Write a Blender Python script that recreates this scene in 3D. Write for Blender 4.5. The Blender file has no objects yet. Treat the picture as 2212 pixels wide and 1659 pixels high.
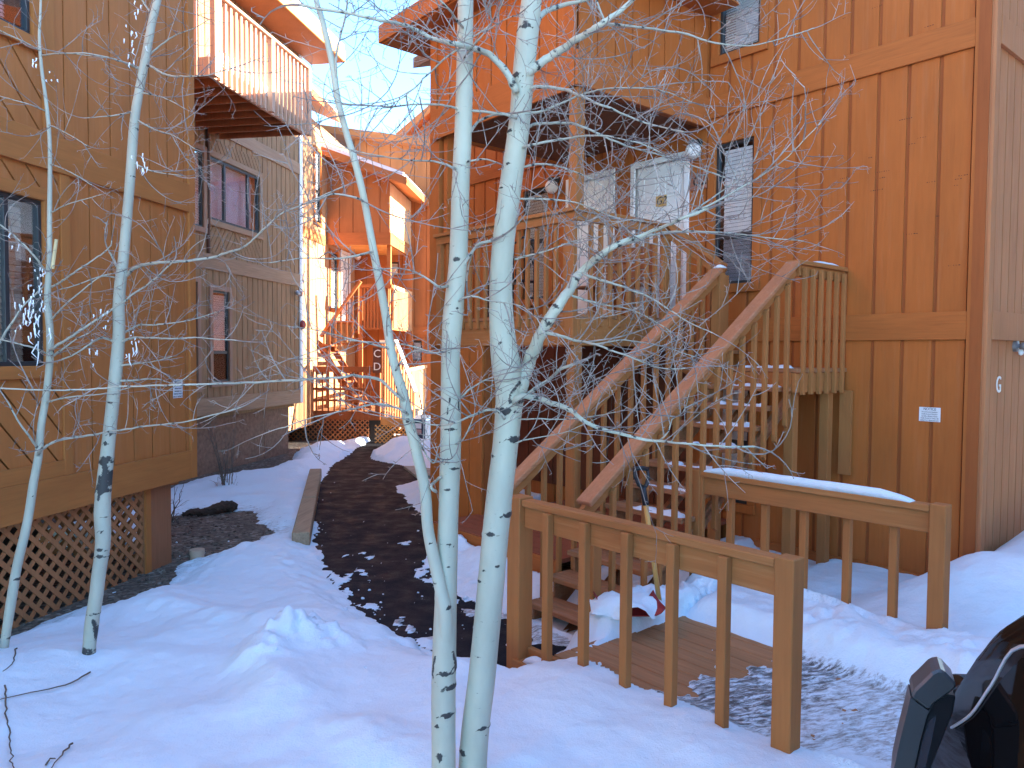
import bpy, bmesh, math, random
import numpy as np
from mathutils import Vector, Matrix
R_ = math.radians
rnd = random.Random(7)
scn = bpy.context.scene
COL = scn.collection

# ------------------------------------------------------------------ camera
FOC, CX, CY, UW = 1630.0, 1106.0, 829.5, 2212.0
CAMZ = 2.2
PIT = math.atan((CY - 766.0) / FOC); ROLL = 0.008
_F = Vector((0, math.cos(PIT), -math.sin(PIT))); _U0 = Vector((0, math.sin(PIT), math.cos(PIT))); _R0 = Vector((1, 0, 0))
_Rt = _R0 * math.cos(ROLL) + _U0 * math.sin(ROLL); _Up = _U0 * math.cos(ROLL) - _R0 * math.sin(ROLL)
CAM = Vector((0, 0, CAMZ))
def ray(x, y):
    return _F + _Rt * ((x - CX) / FOC) - _Up * ((y - CY) / FOC)
def at(x, y, Y):
    d = ray(x, y); return CAM + d * (Y / d.y)
def unp(x, y, z=0.0):
    d = ray(x, y); return CAM + d * ((z - CAMZ) / d.z)
cd = bpy.data.cameras.new('camera'); cam = bpy.data.objects.new('camera', cd); COL.objects.link(cam)
cd.sensor_width = 36.0; cd.lens = FOC / UW * 36.0; cd.clip_end = 2000; cd.clip_start = 0.03
cam.matrix_world = Matrix(((_Rt.x, _Up.x, -_F.x, 0), (_Rt.y, _Up.y, -_F.y, 0), (_Rt.z, _Up.z, -_F.z, CAMZ), (0, 0, 0, 1)))
scn.camera = cam

# ------------------------------------------------------------------ frames (e1 along, e2 across)
class Fr:
    def __init__(s, bearing1, bearing2):
        s.e1 = (math.sin(R_(bearing1)), math.cos(R_(bearing1))); s.e2 = (math.sin(R_(bearing2)), math.cos(R_(bearing2)))
    def P(s, a, b, z):
        return (s.e1[0]*a + s.e2[0]*b, s.e1[1]*a + s.e2[1]*b, z)
    def inv(s, X, Y):
        return (s.e1[0]*X + s.e1[1]*Y, s.e2[0]*X + s.e2[1]*Y)
FR = Fr(139.7, 49.7)     # right building: e1 = along its front wall towards the viewer, e2 = away from viewer
FL = Fr(11.07, 101.07)   # left buildings
FF = Fr(5.0, 95.0)       # far building
AL = math.atan2(FL.e1[1], FL.e1[0]); AR1 = math.atan2(FR.e1[1], FR.e1[0]); AR2 = math.atan2(FR.e2[1], FR.e2[0])
AF1 = math.atan2(FF.e1[1], FF.e1[0]); AF2 = math.atan2(FF.e2[1], FF.e2[0])

# ------------------------------------------------------------------ materials
def newmat(name):
    m = bpy.data.materials.new(name); m.use_nodes = True
    nt = m.node_tree; return m, nt, nt.nodes['Principled BSDF']
def N(nt, t, **k):
    n = nt.nodes.new(t)
    for a, v in k.items(): setattr(n, a, v)
    return n
def ramp(nt, stops):
    n = N(nt, 'ShaderNodeValToRGB'); el = n.color_ramp.elements
    while len(el) < len(stops): el.new(0.5)
    for e, (p, c) in zip(el, stops):
        e.position = p; e.color = (c, c, c, 1) if isinstance(c, (int, float)) else tuple(c) + (1,)
    return n
def mapped(nt, scale, rot=0.0, loc=(0, 0, 0)):
    g = N(nt, 'ShaderNodeNewGeometry')
    r = N(nt, 'ShaderNodeVectorRotate', rotation_type='Z_AXIS'); r.inputs['Angle'].default_value = -rot
    nt.links.new(g.outputs['Position'], r.inputs['Vector'])
    m = N(nt, 'ShaderNodeMapping'); m.inputs['Scale'].default_value = scale; m.inputs['Location'].default_value = loc
    nt.links.new(r.outputs[0], m.inputs[0]); return m
def noise(nt, vec, scale, detail=4, rough=0.55, dist=0.0):
    n = N(nt, 'ShaderNodeTexNoise'); n.inputs['Scale'].default_value = scale; n.inputs['Detail'].default_value = detail
    n.inputs['Roughness'].default_value = rough; n.inputs['Distortion'].default_value = dist
    nt.links.new(vec.outputs[0], n.inputs['Vector']); return n
def mixc(nt, fac, a, b, blend='MIX'):
    n = N(nt, 'ShaderNodeMix', data_type='RGBA', blend_type=blend)
    def put(s, v):
        if hasattr(v, 'links') or isinstance(v, bpy.types.NodeSocket): nt.links.new(v, s)
        elif isinstance(v, (int, float)): s.default_value = v
        else: s.default_value = tuple(v) + (1,)
    put(n.inputs[0], fac); put(n.inputs[6], a); put(n.inputs[7], b); return n.outputs[2]
def bump(nt, bsdf, h, strength=0.3, dist=0.01):
    b = N(nt, 'ShaderNodeBump'); b.inputs['Strength'].default_value = strength; b.inputs['Distance'].default_value = dist
    nt.links.new(h, b.inputs['Height']); nt.links.new(b.outputs[0], bsdf.inputs['Normal'])
def wood(name, col, axis='z', rot=0.0, var=0.35, worn=None, worn_amt=0.25, rough=0.75, bs=0.35):
    """painted / stained timber with grain running along z or along the horizontal direction rot"""
    warm = lambda c: (min(0.8, c[0]*1.06), c[1]*0.90, c[2]*0.80)
    col = warm(col); worn = warm(worn) if worn else None
    m, nt, p = newmat(name)
    if axis == 'z': mp = mapped(nt, (1, 1, 0.055)); mp2 = mapped(nt, (1, 1, 0.3))
    else: mp = mapped(nt, (0.055, 1, 1), rot); mp2 = mapped(nt, (0.3, 1, 1), rot)
    g1 = noise(nt, mp, 42, 5, 0.6, 0.6); g2 = noise(nt, mp2, 3.2, 4, 0.6)
    dark = tuple(c*(1-var) for c in col); lite = tuple(min(1, c*(1+var*0.75)) for c in col)
    r1 = ramp(nt, [(0.22, dark), (0.5, col), (0.80, lite)]); nt.links.new(g1.outputs['Fac'], r1.inputs[0])
    r2 = ramp(nt, [(0.25, (0.84, 0.83, 0.82)), (0.55, (1, 1, 1)), (0.8, (1.09, 1.08, 1.06))]); nt.links.new(g2.outputs['Fac'], r2.inputs[0])
    c = mixc(nt, 1.0, r1.outputs[0], r2.outputs[0], 'MULTIPLY')
    if worn:
        w = noise(nt, mp, 17, 6, 0.7, 0.3); wr = ramp(nt, [(0.52, 0), (0.75, worn_amt)]); nt.links.new(w.outputs['Fac'], wr.inputs[0])
        c = mixc(nt, wr.outputs[0], c, worn)
    nt.links.new(c, p.inputs['Base Color']); p.inputs['Roughness'].default_value = rough
    p.inputs['Specular IOR Level'].default_value = 0.3
    bump(nt, p, g1.outputs['Fac'], bs, 0.006); return m
def plain(name, col, rough=0.6, metal=0.0, var=0.12, scale=6, spec=0.4, bs=0.0):
    m, nt, p = newmat(name)
    mp = mapped(nt, (1, 1, 1)); n = noise(nt, mp, scale, 5, 0.6)
    r = ramp(nt, [(0.3, tuple(c*(1-var) for c in col)), (0.7, tuple(min(1, c*(1+var)) for c in col))])
    nt.links.new(n.outputs['Fac'], r.inputs[0]); nt.links.new(r.outputs[0], p.inputs['Base Color'])
    p.inputs['Roughness'].default_value = rough; p.inputs['Metallic'].default_value = metal; p.inputs['Specular IOR Level'].default_value = spec
    if bs: bump(nt, p, n.outputs['Fac'], bs, 0.01)
    return m
def glass(name, tint=(0.95, 0.97, 1.0), refl=0.06, gcol=(1, 1, 1), rmax=0.7):
    m, nt, p = newmat(name); nt.nodes.remove(p)
    o = nt.nodes['Material Output']; t = N(nt, 'ShaderNodeBsdfTransparent'); t.inputs[0].default_value = tint + (1,)
    g = N(nt, 'ShaderNodeBsdfGlossy'); g.inputs['Roughness'].default_value = 0.015; g.inputs[0].default_value = gcol + (1,)
    f = N(nt, 'ShaderNodeLayerWeight'); f.inputs['Blend'].default_value = 0.35
    mr = N(nt, 'ShaderNodeMapRange'); mr.inputs['To Min'].default_value = refl; mr.inputs['To Max'].default_value = rmax
    mp = mapped(nt, (1, 1, 1)); nn = noise(nt, mp, 1.3, 2); b = N(nt, 'ShaderNodeBump'); b.inputs['Strength'].default_value = 0.05; b.inputs['Distance'].default_value = 0.05
    nt.links.new(nn.outputs['Fac'], b.inputs['Height']); nt.links.new(b.outputs[0], g.inputs['Normal'])
    mx = N(nt, 'ShaderNodeMixShader'); nt.links.new(f.outputs['Fresnel'], mr.inputs['Value']); nt.links.new(mr.outputs[0], mx.inputs[0])
    nt.links.new(t.outputs[0], mx.inputs[1]); nt.links.new(g.outputs[0], mx.inputs[2]); nt.links.new(mx.outputs[0], o.inputs[0]); return m

C_R = (0.405, 0.134, 0.029); C_L1 = (0.41, 0.158, 0.046); C_L2 = (0.275, 0.175, 0.098); C_F = (0.40, 0.165, 0.06); C_RAIL = (0.355, 0.160, 0.054)
M = {}
M['r_side'] = wood('siding_orange_brown', C_R, var=0.09, worn=(0.40, 0.19, 0.09), worn_amt=0.35)
M['r_back'] = wood('siding_groove', (0.30, 0.096, 0.026), var=0.12)
M['r_end'] = wood('siding_end_wall', (0.42, 0.205, 0.095), var=0.12, worn=(0.46, 0.30, 0.19), worn_amt=0.4)
M['r_trim'] = wood('trim_orange_brown', (0.39, 0.132, 0.031), 'h', AR1, var=0.2)
M['r_trim2'] = wood('trim_across', (0.405, 0.142, 0.04), 'h', AR2, var=0.16)
M['r_trimz'] = wood('trim_upright', (0.39, 0.132, 0.031), var=0.12)
M['l1_side'] = wood('siding_left', C_L1, var=0.08, worn=(0.43, 0.22, 0.115), worn_amt=0.45)
M['l1_back'] = wood('siding_left_groove', (0.17, 0.075, 0.035), var=0.2)
M['l1_trim'] = wood('trim_left', (0.395, 0.156, 0.043), 'h', AL, var=0.14)
M['l1_trimz'] = wood('trim_left_upright', (0.40, 0.16, 0.045), var=0.1)
M['l2_side'] = wood('siding_weathered', C_L2, var=0.34, worn=(0.36, 0.255, 0.185), worn_amt=0.6, rough=0.85)
M['l2_back'] = wood('siding_weathered_groove', (0.09, 0.05, 0.035), var=0.2)
M['l2_trim'] = wood('trim_weathered', (0.30, 0.205, 0.135), 'h', AL, var=0.25, worn=(0.36, 0.28, 0.23), worn_amt=0.5)
M['l2_trimz'] = wood('trim_weathered_upright', (0.31, 0.20, 0.145), var=0.25)
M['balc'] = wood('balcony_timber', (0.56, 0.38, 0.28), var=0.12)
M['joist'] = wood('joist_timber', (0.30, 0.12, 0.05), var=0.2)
M['f_side'] = wood('siding_far', C_F, var=0.09)
M['f_back'] = wood('siding_far_groove', (0.26, 0.10, 0.035), var=0.15)
M['f_sunlit'] = wood('porch_timber_sunlit', (0.66, 0.46, 0.27), var=0.15)  # sunlight put into the colour: paler timber for the sun-facing parts
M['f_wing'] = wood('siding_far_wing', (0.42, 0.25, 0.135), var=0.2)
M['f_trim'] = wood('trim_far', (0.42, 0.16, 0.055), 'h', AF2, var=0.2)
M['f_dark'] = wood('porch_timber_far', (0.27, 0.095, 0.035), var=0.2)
M['rail_z'] = wood('railing_upright', C_RAIL, var=0.12)
M['rail_1'] = wood('railing_along', C_RAIL, 'h', AR1, var=0.14, worn=(0.55, 0.40, 0.2), worn_amt=0.3)
M['rail_2'] = wood('railing_across', C_RAIL, 'h', AR2, var=0.14)
M['hand'] = wood('handrail_worn', (0.40, 0.19, 0.095), 'h', AR2, var=0.16, worn=(0.50, 0.31, 0.22), worn_amt=0.5)
M['tread'] = wood('tread_timber', (0.31, 0.155, 0.075), 'h', AR1, var=0.3, worn=(0.42, 0.33, 0.26), worn_amt=0.55)
M['deckb'] = wood('deck_board', (0.34, 0.185, 0.09), 'h', AR1, var=0.3, worn=(0.24, 0.17, 0.11), worn_amt=0.5)
M['roof'] = plain('roof_shingle', (0.16, 0.09, 0.06), 0.9, scale=30, var=0.4)
M['dark_frame'] = plain('window_frame_bronze', (0.035, 0.034, 0.036), 0.4)
M['blind'] = plain('blind_cream', (0.90, 0.87, 0.79), 0.6, var=0.06)
M['blind_t'] = plain('blind_tan', (0.62, 0.52, 0.37), 0.6, var=0.08)
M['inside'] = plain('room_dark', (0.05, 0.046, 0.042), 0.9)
M['curtain_and_reflection'] = plain('curtain_reflection_pale', (0.66, 0.67, 0.70), 0.9, var=0.1, scale=3)  # pale curtain tone, also used as a painted window reflection
M['screen'] = plain('insect_screen', (0.09, 0.095, 0.10), 0.8)
M['glass'] = glass('window_glass')
M['glass_r'] = glass('window_glass_mirrorlike', (0.85, 0.90, 0.96), 0.15, rmax=0.45)
M['white_door'] = plain('door_white_paint', (0.84, 0.81, 0.78), 0.45, var=0.04)
M['white'] = plain('white_paint', (0.78, 0.77, 0.75), 0.5, var=0.04)
M['brass'] = plain('brass', (0.55, 0.38, 0.15), 0.3, 0.9)
M['black'] = plain('black_plastic', (0.018, 0.018, 0.022), 0.4)
M['ink'] = plain('ink', (0.03, 0.028, 0.028), 0.7)
M['ink2'] = plain('ink_faded', (0.16, 0.16, 0.18), 0.7)
M['plaque'] = plain('plaque_copper', (0.33, 0.13, 0.08), 0.5, var=0.3, scale=40)
M['gold'] = plain('number_plate_gold', (0.62, 0.40, 0.15), 0.4, 0.2)
M['signw'] = plain('sign_white', (0.70, 0.70, 0.72), 0.55, var=0.07, scale=12)
M['globe'] = plain('lamp_globe', (0.82, 0.76, 0.70), 0.35)
M['grey_metal'] = plain('grey_metal', (0.30, 0.30, 0.31), 0.4, 0.6)
M['red'] = plain('red_plastic', (0.30, 0.02, 0.02), 0.45)
M['alarm'] = plain('alarm_red', (0.28, 0.03, 0.025), 0.4)
M['handle'] = wood('shovel_handle', (0.62, 0.42, 0.14), var=0.12, rough=0.4)
M['stucco'] = plain('stucco_brown', (0.21, 0.115, 0.075), 0.95, var=0.28, scale=14, bs=0.6)
M['timber'] = wood('edging_timber', (0.36, 0.29, 0.20), 'h', R_(82), var=0.4, rough=0.9)
M['log'] = wood('log_bark', (0.06, 0.042, 0.033), 'h', 0.2, var=0.5, rough=0.9, bs=0.8)
M['pipe'] = plain('pipe_cap_tan', (0.42, 0.29, 0.20), 0.6)
M['bin'] = plain('bin_navy', (0.018, 0.026, 0.05), 0.45)
M['bin_tan'] = plain('bin_base_tan', (0.20, 0.17, 0.12), 0.7)
M['lat'] = wood('lattice_strip', (0.36, 0.165, 0.075), var=0.2)
M['lat_f'] = wood('lattice_strip_far', (0.42, 0.25, 0.10), var=0.2)
M['concrete'] = plain('concrete', (0.33, 0.29, 0.23), 0.9, var=0.2, scale=8, bs=0.3)
M['twig'] = plain('twig_bark', (0.29, 0.235, 0.205), 0.8, var=0.5, scale=9)
M['twig2'] = plain('twig_bark_pale', (0.29, 0.28, 0.235), 0.8, var=0.35, scale=12)
M['shrubt'] = plain('shrub_stem', (0.12, 0.09, 0.07), 0.85, var=0.3)
M['splint'] = plain('fresh_wood', (0.70, 0.55, 0.30), 0.7)
M['ice'] = plain('icicle', (0.85, 0.88, 0.92), 0.08, spec=0.9)
M['car'] = plain('car_paint_black', (0.012, 0.010, 0.010), 0.10, spec=0.12, var=0.02)
M['carglass'] = plain('car_glass', (0.006, 0.006, 0.007), 0.03, spec=0.10, var=0.02)
M['chrome'] = plain('chrome_trim', (0.72, 0.73, 0.75), 0.45, 0.6, var=0.02)
M['mirror_hous'] = plain('mirror_housing', (0.075, 0.080, 0.088), 0.33, spec=0.5, var=0.08)
M['tyre'] = plain('tyre_rubber', (0.02, 0.02, 0.02), 0.85)
M['mirrorg'] = plain('mirror_glass', (0.55, 0.58, 0.62), 0.03, 1.0, var=0.02)

def carmat(name, col, k, rough):
    m, nt, p = newmat(name); nt.nodes.remove(p); o = nt.nodes['Material Output']
    d = N(nt, 'ShaderNodeBsdfDiffuse'); d.inputs[0].default_value = col + (1,); g = N(nt, 'ShaderNodeBsdfGlossy'); g.inputs['Roughness'].default_value = rough
    f = N(nt, 'ShaderNodeLayerWeight'); f.inputs['Blend'].default_value = 0.12; mr = N(nt, 'ShaderNodeMapRange'); mr.inputs['To Min'].default_value = k; mr.inputs['To Max'].default_value = k*2.2
    mx = N(nt, 'ShaderNodeMixShader'); nt.links.new(f.outputs['Fresnel'], mr.inputs['Value']); nt.links.new(mr.outputs[0], mx.inputs[0])
    nt.links.new(d.outputs[0], mx.inputs[1]); nt.links.new(g.outputs[0], mx.inputs[2]); nt.links.new(mx.outputs[0], o.inputs[0]); return m
M['car'] = carmat('car_paint_gloss', (0.012, 0.009, 0.008), 0.10, 0.06); M['carglass'] = carmat('car_tinted_glass', (0.005, 0.005, 0.006), 0.06, 0.02)
def bark(name, col):
    m, nt, p = newmat(name)
    at_ = N(nt, 'ShaderNodeAttribute', attribute_name='mark')
    mp = mapped(nt, (1, 1, 3.2)); mpz = mapped(nt, (1, 1, 0.35))
    n1 = noise(nt, mpz, 9, 4); r1 = ramp(nt, [(0.3, tuple(c*0.86 for c in col)), (0.7, tuple(min(1, c*1.1) for c in col))]); nt.links.new(n1.outputs['Fac'], r1.inputs[0])
    n2 = noise(nt, mp, 26, 3, 0.6); r2 = ramp(nt, [(0.66, 0), (0.72, 0.75)]); nt.links.new(n2.outputs['Fac'], r2.inputs[0])
    n3 = noise(nt, mapped(nt, (1, 1, 1)), 75, 4, 0.7)
    n4 = noise(nt, mapped(nt, (1, 1, 1)), 5, 2, 0.5); r4 = ramp(nt, [(0.45, 0), (0.6, 1)]); nt.links.new(n4.outputs['Fac'], r4.inputs[0])
    mm = N(nt, 'ShaderNodeMath', operation='MULTIPLY'); nt.links.new(r2.outputs[0], mm.inputs[0]); nt.links.new(r4.outputs[0], mm.inputs[1])
    c = mixc(nt, mm.outputs[0], r1.outputs[0], (0.20, 0.19, 0.17))
    ad = N(nt, 'ShaderNodeMath', operation='MULTIPLY_ADD'); nt.links.new(n3.outputs['Fac'], ad.inputs[0]); ad.inputs[1].default_value = 0.9
    nt.links.new(at_.outputs['Fac'], ad.inputs[2])
    r3 = ramp(nt, [(0.86, 0), (1.0, 1)]); nt.links.new(ad.outputs[0], r3.inputs[0])
    c = mixc(nt, r3.outputs[0], c, (0.045, 0.042, 0.04))
    nt.links.new(c, p.inputs['Base Color']); p.inputs['Roughness'].default_value = 0.65
    bump(nt, p, n3.outputs['Fac'], 0.15, 0.004); return m
M['bark'] = bark('aspen_bark', (0.50, 0.485, 0.375))
M['limb'] = bark('aspen_limb', (0.41, 0.38, 0.30))
M['bark2'] = bark('aspen_bark_grey', (0.45, 0.435, 0.345))

def snowmat():
    m, nt, p = newmat('snow')
    mp = mapped(nt, (1, 1, 1)); n1 = noise(nt, mp, 14, 6, 0.65); n2 = noise(nt, mp, 120, 3, 0.7)
    a = N(nt, 'ShaderNodeAttribute', attribute_name='dirty'); b = N(nt, 'ShaderNodeAttribute', attribute_name='ice')
    mps = mapped(nt, (0.45, 1.6, 1), 0.35); n3 = noise(nt, mps, 22, 7, 0.75, 0.4)
    base = mixc(nt, n1.outputs['Fac'], (0.66, 0.765, 0.86), (0.745, 0.835, 0.90))
    # dirt: brown grit showing through
    d1 = N(nt, 'ShaderNodeMath', operation='MULTIPLY_ADD'); nt.links.new(a.outputs['Fac'], d1.inputs[0]); d1.inputs[1].default_value = 0.42; nt.links.new(n3.outputs['Fac'], d1.inputs[2])
    r = ramp(nt, [(0.80, 0), (1.0, 0.85)]); nt.links.new(d1.outputs[0], r.inputs[0])
    c = mixc(nt, r.outputs[0], base, (0.15, 0.115, 0.085))
    d2 = N(nt, 'ShaderNodeMath', operation='MULTIPLY_ADD'); nt.links.new(b.outputs['Fac'], d2.inputs[0]); d2.inputs[1].default_value = 0.45; nt.links.new(n3.outputs['Fac'], d2.inputs[2])
    r2 = ramp(nt, [(0.87, 0), (1.10, 0.92)]); nt.links.new(d2.outputs[0], r2.inputs[0])
    c = mixc(nt, r2.outputs[0], c, (0.075, 0.068, 0.066))
    nt.links.new(c, p.inputs['Base Color'])
    rr = N(nt, 'ShaderNodeMapRange'); rr.inputs['To Min'].default_value = 0.6; rr.inputs['To Max'].default_value = 0.28
    nt.links.new(b.outputs['Fac'], rr.inputs['Value']); nt.links.new(rr.outputs[0], p.inputs['Roughness'])
    p.inputs['Specular IOR Level'].default_value = 0.35
    mx = N(nt, 'ShaderNodeMath', operation='MULTIPLY_ADD'); nt.links.new(n2.outputs['Fac'], mx.inputs[0]); mx.inputs[1].default_value = 0.35; nt.links.new(n1.outputs['Fac'], mx.inputs[2])
    bump(nt, p, mx.outputs[0], 0.55, 0.022); return m
M['snow'] = snowmat()
def asphalt():
    m, nt, p = newmat('asphalt')
    mp = mapped(nt, (1, 1, 1)); n1 = noise(nt, mp, 4, 5, 0.6); n2 = noise(nt, mp, 110, 3, 0.7); n3 = noise(nt, mp, 7, 8, 0.75, 0.5)
    c = mixc(nt, n1.outputs['Fac'], (0.006, 0.0068, 0.010), (0.017, 0.018, 0.023))
    r = ramp(nt, [(0.62, 0), (0.72, 0.6)]); nt.links.new(n2.outputs['Fac'], r.inputs[0]); c = mixc(nt, r.outputs[0], c, (0.11, 0.095, 0.085))
    r2 = ramp(nt, [(0.655, 0), (0.71, 0.85)]); nt.links.new(n3.outputs['Fac'], r2.inputs[0]); c = mixc(nt, r2.outputs[0], c, (0.55, 0.57, 0.6))
    nt.links.new(c, p.inputs['Base Color'])
    p.inputs['Specular IOR Level'].default_value = 0.12; rr = ramp(nt, [(0.35, 0.55), (0.65, 0.9)]); nt.links.new(n1.outputs['Fac'], rr.inputs[0]); nt.links.new(rr.outputs[0], p.inputs['Roughness'])
    bump(nt, p, n2.outputs['Fac'], 0.5, 0.008); return m
M['asphalt'] = asphalt()
def gravel():
    m, nt, p = newmat('gravel')
    v = N(nt, 'ShaderNodeTexVoronoi'); v.inputs['Scale'].default_value = 26; mp = mapped(nt, (1, 1, 1)); nt.links.new(mp.outputs[0], v.inputs['Vector'])
    hsv = N(nt, 'ShaderNodeSeparateColor'); nt.links.new(v.outputs['Color'], hsv.inputs[0])
    r = ramp(nt, [(0.0, (0.05, 0.037, 0.028)), (0.5, (0.16, 0.115, 0.082)), (0.85, (0.24, 0.19, 0.145)), (1.0, (0.40, 0.36, 0.31))]); nt.links.new(hsv.outputs[0], r.inputs[0])
    n = noise(nt, mp, 2.5, 5); c = mixc(nt, n.outputs['Fac'], r.outputs[0], (0.07, 0.048, 0.035))
    nt.links.new(c, p.inputs['Base Color']); p.inputs['Roughness'].default_value = 0.9
    iv = N(nt, 'ShaderNodeMath', operation='SUBTRACT'); iv.inputs[0].default_value = 1.0; nt.links.new(v.outputs['Distance'], iv.inputs[1])
    bump(nt, p, iv.outputs[0], 0.8, 0.02); return m
M['gravel'] = gravel()

# ------------------------------------------------------------------ mesh builder
def clip_poly(poly, na, nz, c):
    out = []
    for i in range(len(poly)):
        p, q = poly[i], poly[(i+1) % len(poly)]
        dp = na*p[0] + nz*p[1] - c; dq = na*q[0] + nz*q[1] - c
        if dp <= 0: out.append(p)
        if (dp < 0 < dq) or (dq < 0 < dp):
            t = dp/(dp-dq); out.append((p[0]+(q[0]-p[0])*t, p[1]+(q[1]-p[1])*t))
    return out
class MB:
    def __init__(s): s.v = []; s.f = []; s.smooth = False; s.attr = None
    def quadbox(s, c):   # 8 corners: bottom 4 ccw, top 4
        i = len(s.v); s.v += [tuple(p) for p in c]
        for q in ((3, 2, 1, 0), (4, 5, 6, 7), (0, 1, 5, 4), (1, 2, 6, 5), (2, 3, 7, 6), (3, 0, 4, 7)): s.f.append([i+k for k in q])
    def box(s, fr, a, b, z):
        (a0, a1), (b0, b1), (z0, z1) = sorted(a), sorted(b), sorted(z)
        s.quadbox([fr.P(a0, b0, z0), fr.P(a1, b0, z0), fr.P(a1, b1, z0), fr.P(a0, b1, z0), fr.P(a0, b0, z1), fr.P(a1, b0, z1), fr.P(a1, b1, z1), fr.P(a0, b1, z1)])
        return s
    def prism(s, pts0, pts1):  # two matching loops
        n = len(pts0); i = len(s.v); s.v += [tuple(p) for p in pts0] + [tuple(p) for p in pts1]
        s.f.append([i+k for k in range(n)][::-1]); s.f.append([i+n+k for k in range(n)])
        for k in range(n): s.f.append([i+k, i+(k+1) % n, i+n+(k+1) % n, i+n+k])
        return s
    def plane_prism(s, fr, ax, poly, p0, p1):
        """poly in (along, z) ; ax 'a': along=e1 and thickness over e2 ; ax 'b': the reverse"""
        if len(poly) < 3: return s
        if ax == 'a': A = [fr.P(q[0], p0, q[1]) for q in poly]; B = [fr.P(q[0], p1, q[1]) for q in poly]
        else: A = [fr.P(p0, q[0], q[1]) for q in poly]; B = [fr.P(p1, q[0], q[1]) for q in poly]
        return s.prism(A, B)
    def beam(s, p, q, w, h, up=(0, 0, 1)):
        p, q = Vector(p), Vector(q); d = (q-p).normalized(); up = Vector(up)
        x = d.cross(up).normalized()*(w/2); y = x.cross(d).normalized()*(h/2)
        s.quadbox([p-x-y, p+x-y, q+x-y, q-x-y, p-x+y, p+x+y, q+x+y, q-x+y]); return s
    def tube(s, pts, rad, seg=8, cap=True):
        pts = [Vector(p) for p in pts]; n = len(pts)
        t0 = (pts[1]-pts[0]).normalized(); ref = Vector((0, 0, 1)) if abs(t0.z) < 0.9 else Vector((1, 0, 0))
        x = t0.cross(ref).normalized(); base = len(s.v)
        for k in range(n):
            t = (pts[min(k+1, n-1)] - pts[max(k-1, 0)])
            if t.length < 1e-9: t = t0
            t.normalize(); x = (x - t*x.dot(t)); 
            if x.length < 1e-6: x = t.orthogonal()
            x.normalize(); y = t.cross(x); r = rad[k] if hasattr(rad, '__len__') else rad
            for j in range(seg):
                an = 2*math.pi*j/seg; s.v.append(tuple(pts[k] + x*(r*math.cos(an)) + y*(r*math.sin(an))))
        for k in range(n-1):
            for j in range(seg):
                a = base+k*seg+j; b = base+k*seg+(j+1) % seg; s.f.append([a, b, b+seg, a+seg])
        if cap:
            s.f.append([base+j for j in range(seg)][::-1]); s.f.append([base+(n-1)*seg+j for j in range(seg)])
        return s
    def lathe(s, c, prof, seg=24, axis=(0, 0, 1)):
        c = Vector(c); ax = Vector(axis).normalized(); x = ax.orthogonal().normalized(); y = ax.cross(x); base = len(s.v)
        for (r, h) in prof:
            for j in range(seg):
                an = 2*math.pi*j/seg; s.v.append(tuple(c + ax*h + (x*math.cos(an) + y*math.sin(an))*max(r, 1e-4)))
        for k in range(len(prof)-1):
            for j in range(seg):
                a = base+k*seg+j; b = base+k*seg+(j+1) % seg; s.f.append([a, b, b+seg, a+seg])
        s.f.append([base+j for j in range(seg)][::-1]); s.f.append([base+(len(prof)-1)*seg+j for j in range(seg)]); return s
    def build(s, name, mat, parent=None, bevel=0.0, smooth=False):
        o0 = Vector((0, 0, 0)); q = parent
        while q is not None: o0 += Vector(q.location); q = q.parent
        me = bpy.data.meshes.new(name)
        if parent is None and s.v:
            c = Vector((sum(v[0] for v in s.v)/len(s.v), sum(v[1] for v in s.v)/len(s.v), min(v[2] for v in s.v))); loc = c
        else: c = o0; loc = Vector((0, 0, 0))
        me.from_pydata([(v[0]-c.x, v[1]-c.y, v[2]-c.z) for v in s.v], [], s.f)
        bm = bmesh.new(); bm.from_mesh(me); bmesh.ops.recalc_face_normals(bm, faces=bm.faces); bm.to_mesh(me); bm.free()
        me.materials.append(mat)
        if s.attr is not None:
            for an, vals in s.attr.items():
                a = me.attributes.new(an, 'FLOAT', 'POINT'); a.data.foreach_set('value', np.asarray(vals, dtype=np.float32))
        if smooth or s.smooth: me.polygons.foreach_set('use_smooth', [True]*len(me.polygons))
        o = bpy.data.objects.new(name, me); COL.objects.link(o); o.location = loc
        if parent is not None: o.parent = parent
        if bevel:
            bv = o.modifiers.new('bevel', 'BEVEL'); bv.width = bevel; bv.segments = 1; bv.limit_method = 'ANGLE'
        return o
def tag(o, label=None, cat=None, group=None, kind=None):
    if label: o['label'] = label
    if cat: o['category'] = cat
    if group: o['group'] = group
    if kind: o['kind'] = kind
    return o
def thing(name, loc, label, cat, group=None):
    o = bpy.data.objects.new(name, None); COL.objects.link(o); o.location = loc; o.empty_display_size = 0.2
    return tag(o, label, cat, group)

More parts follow.
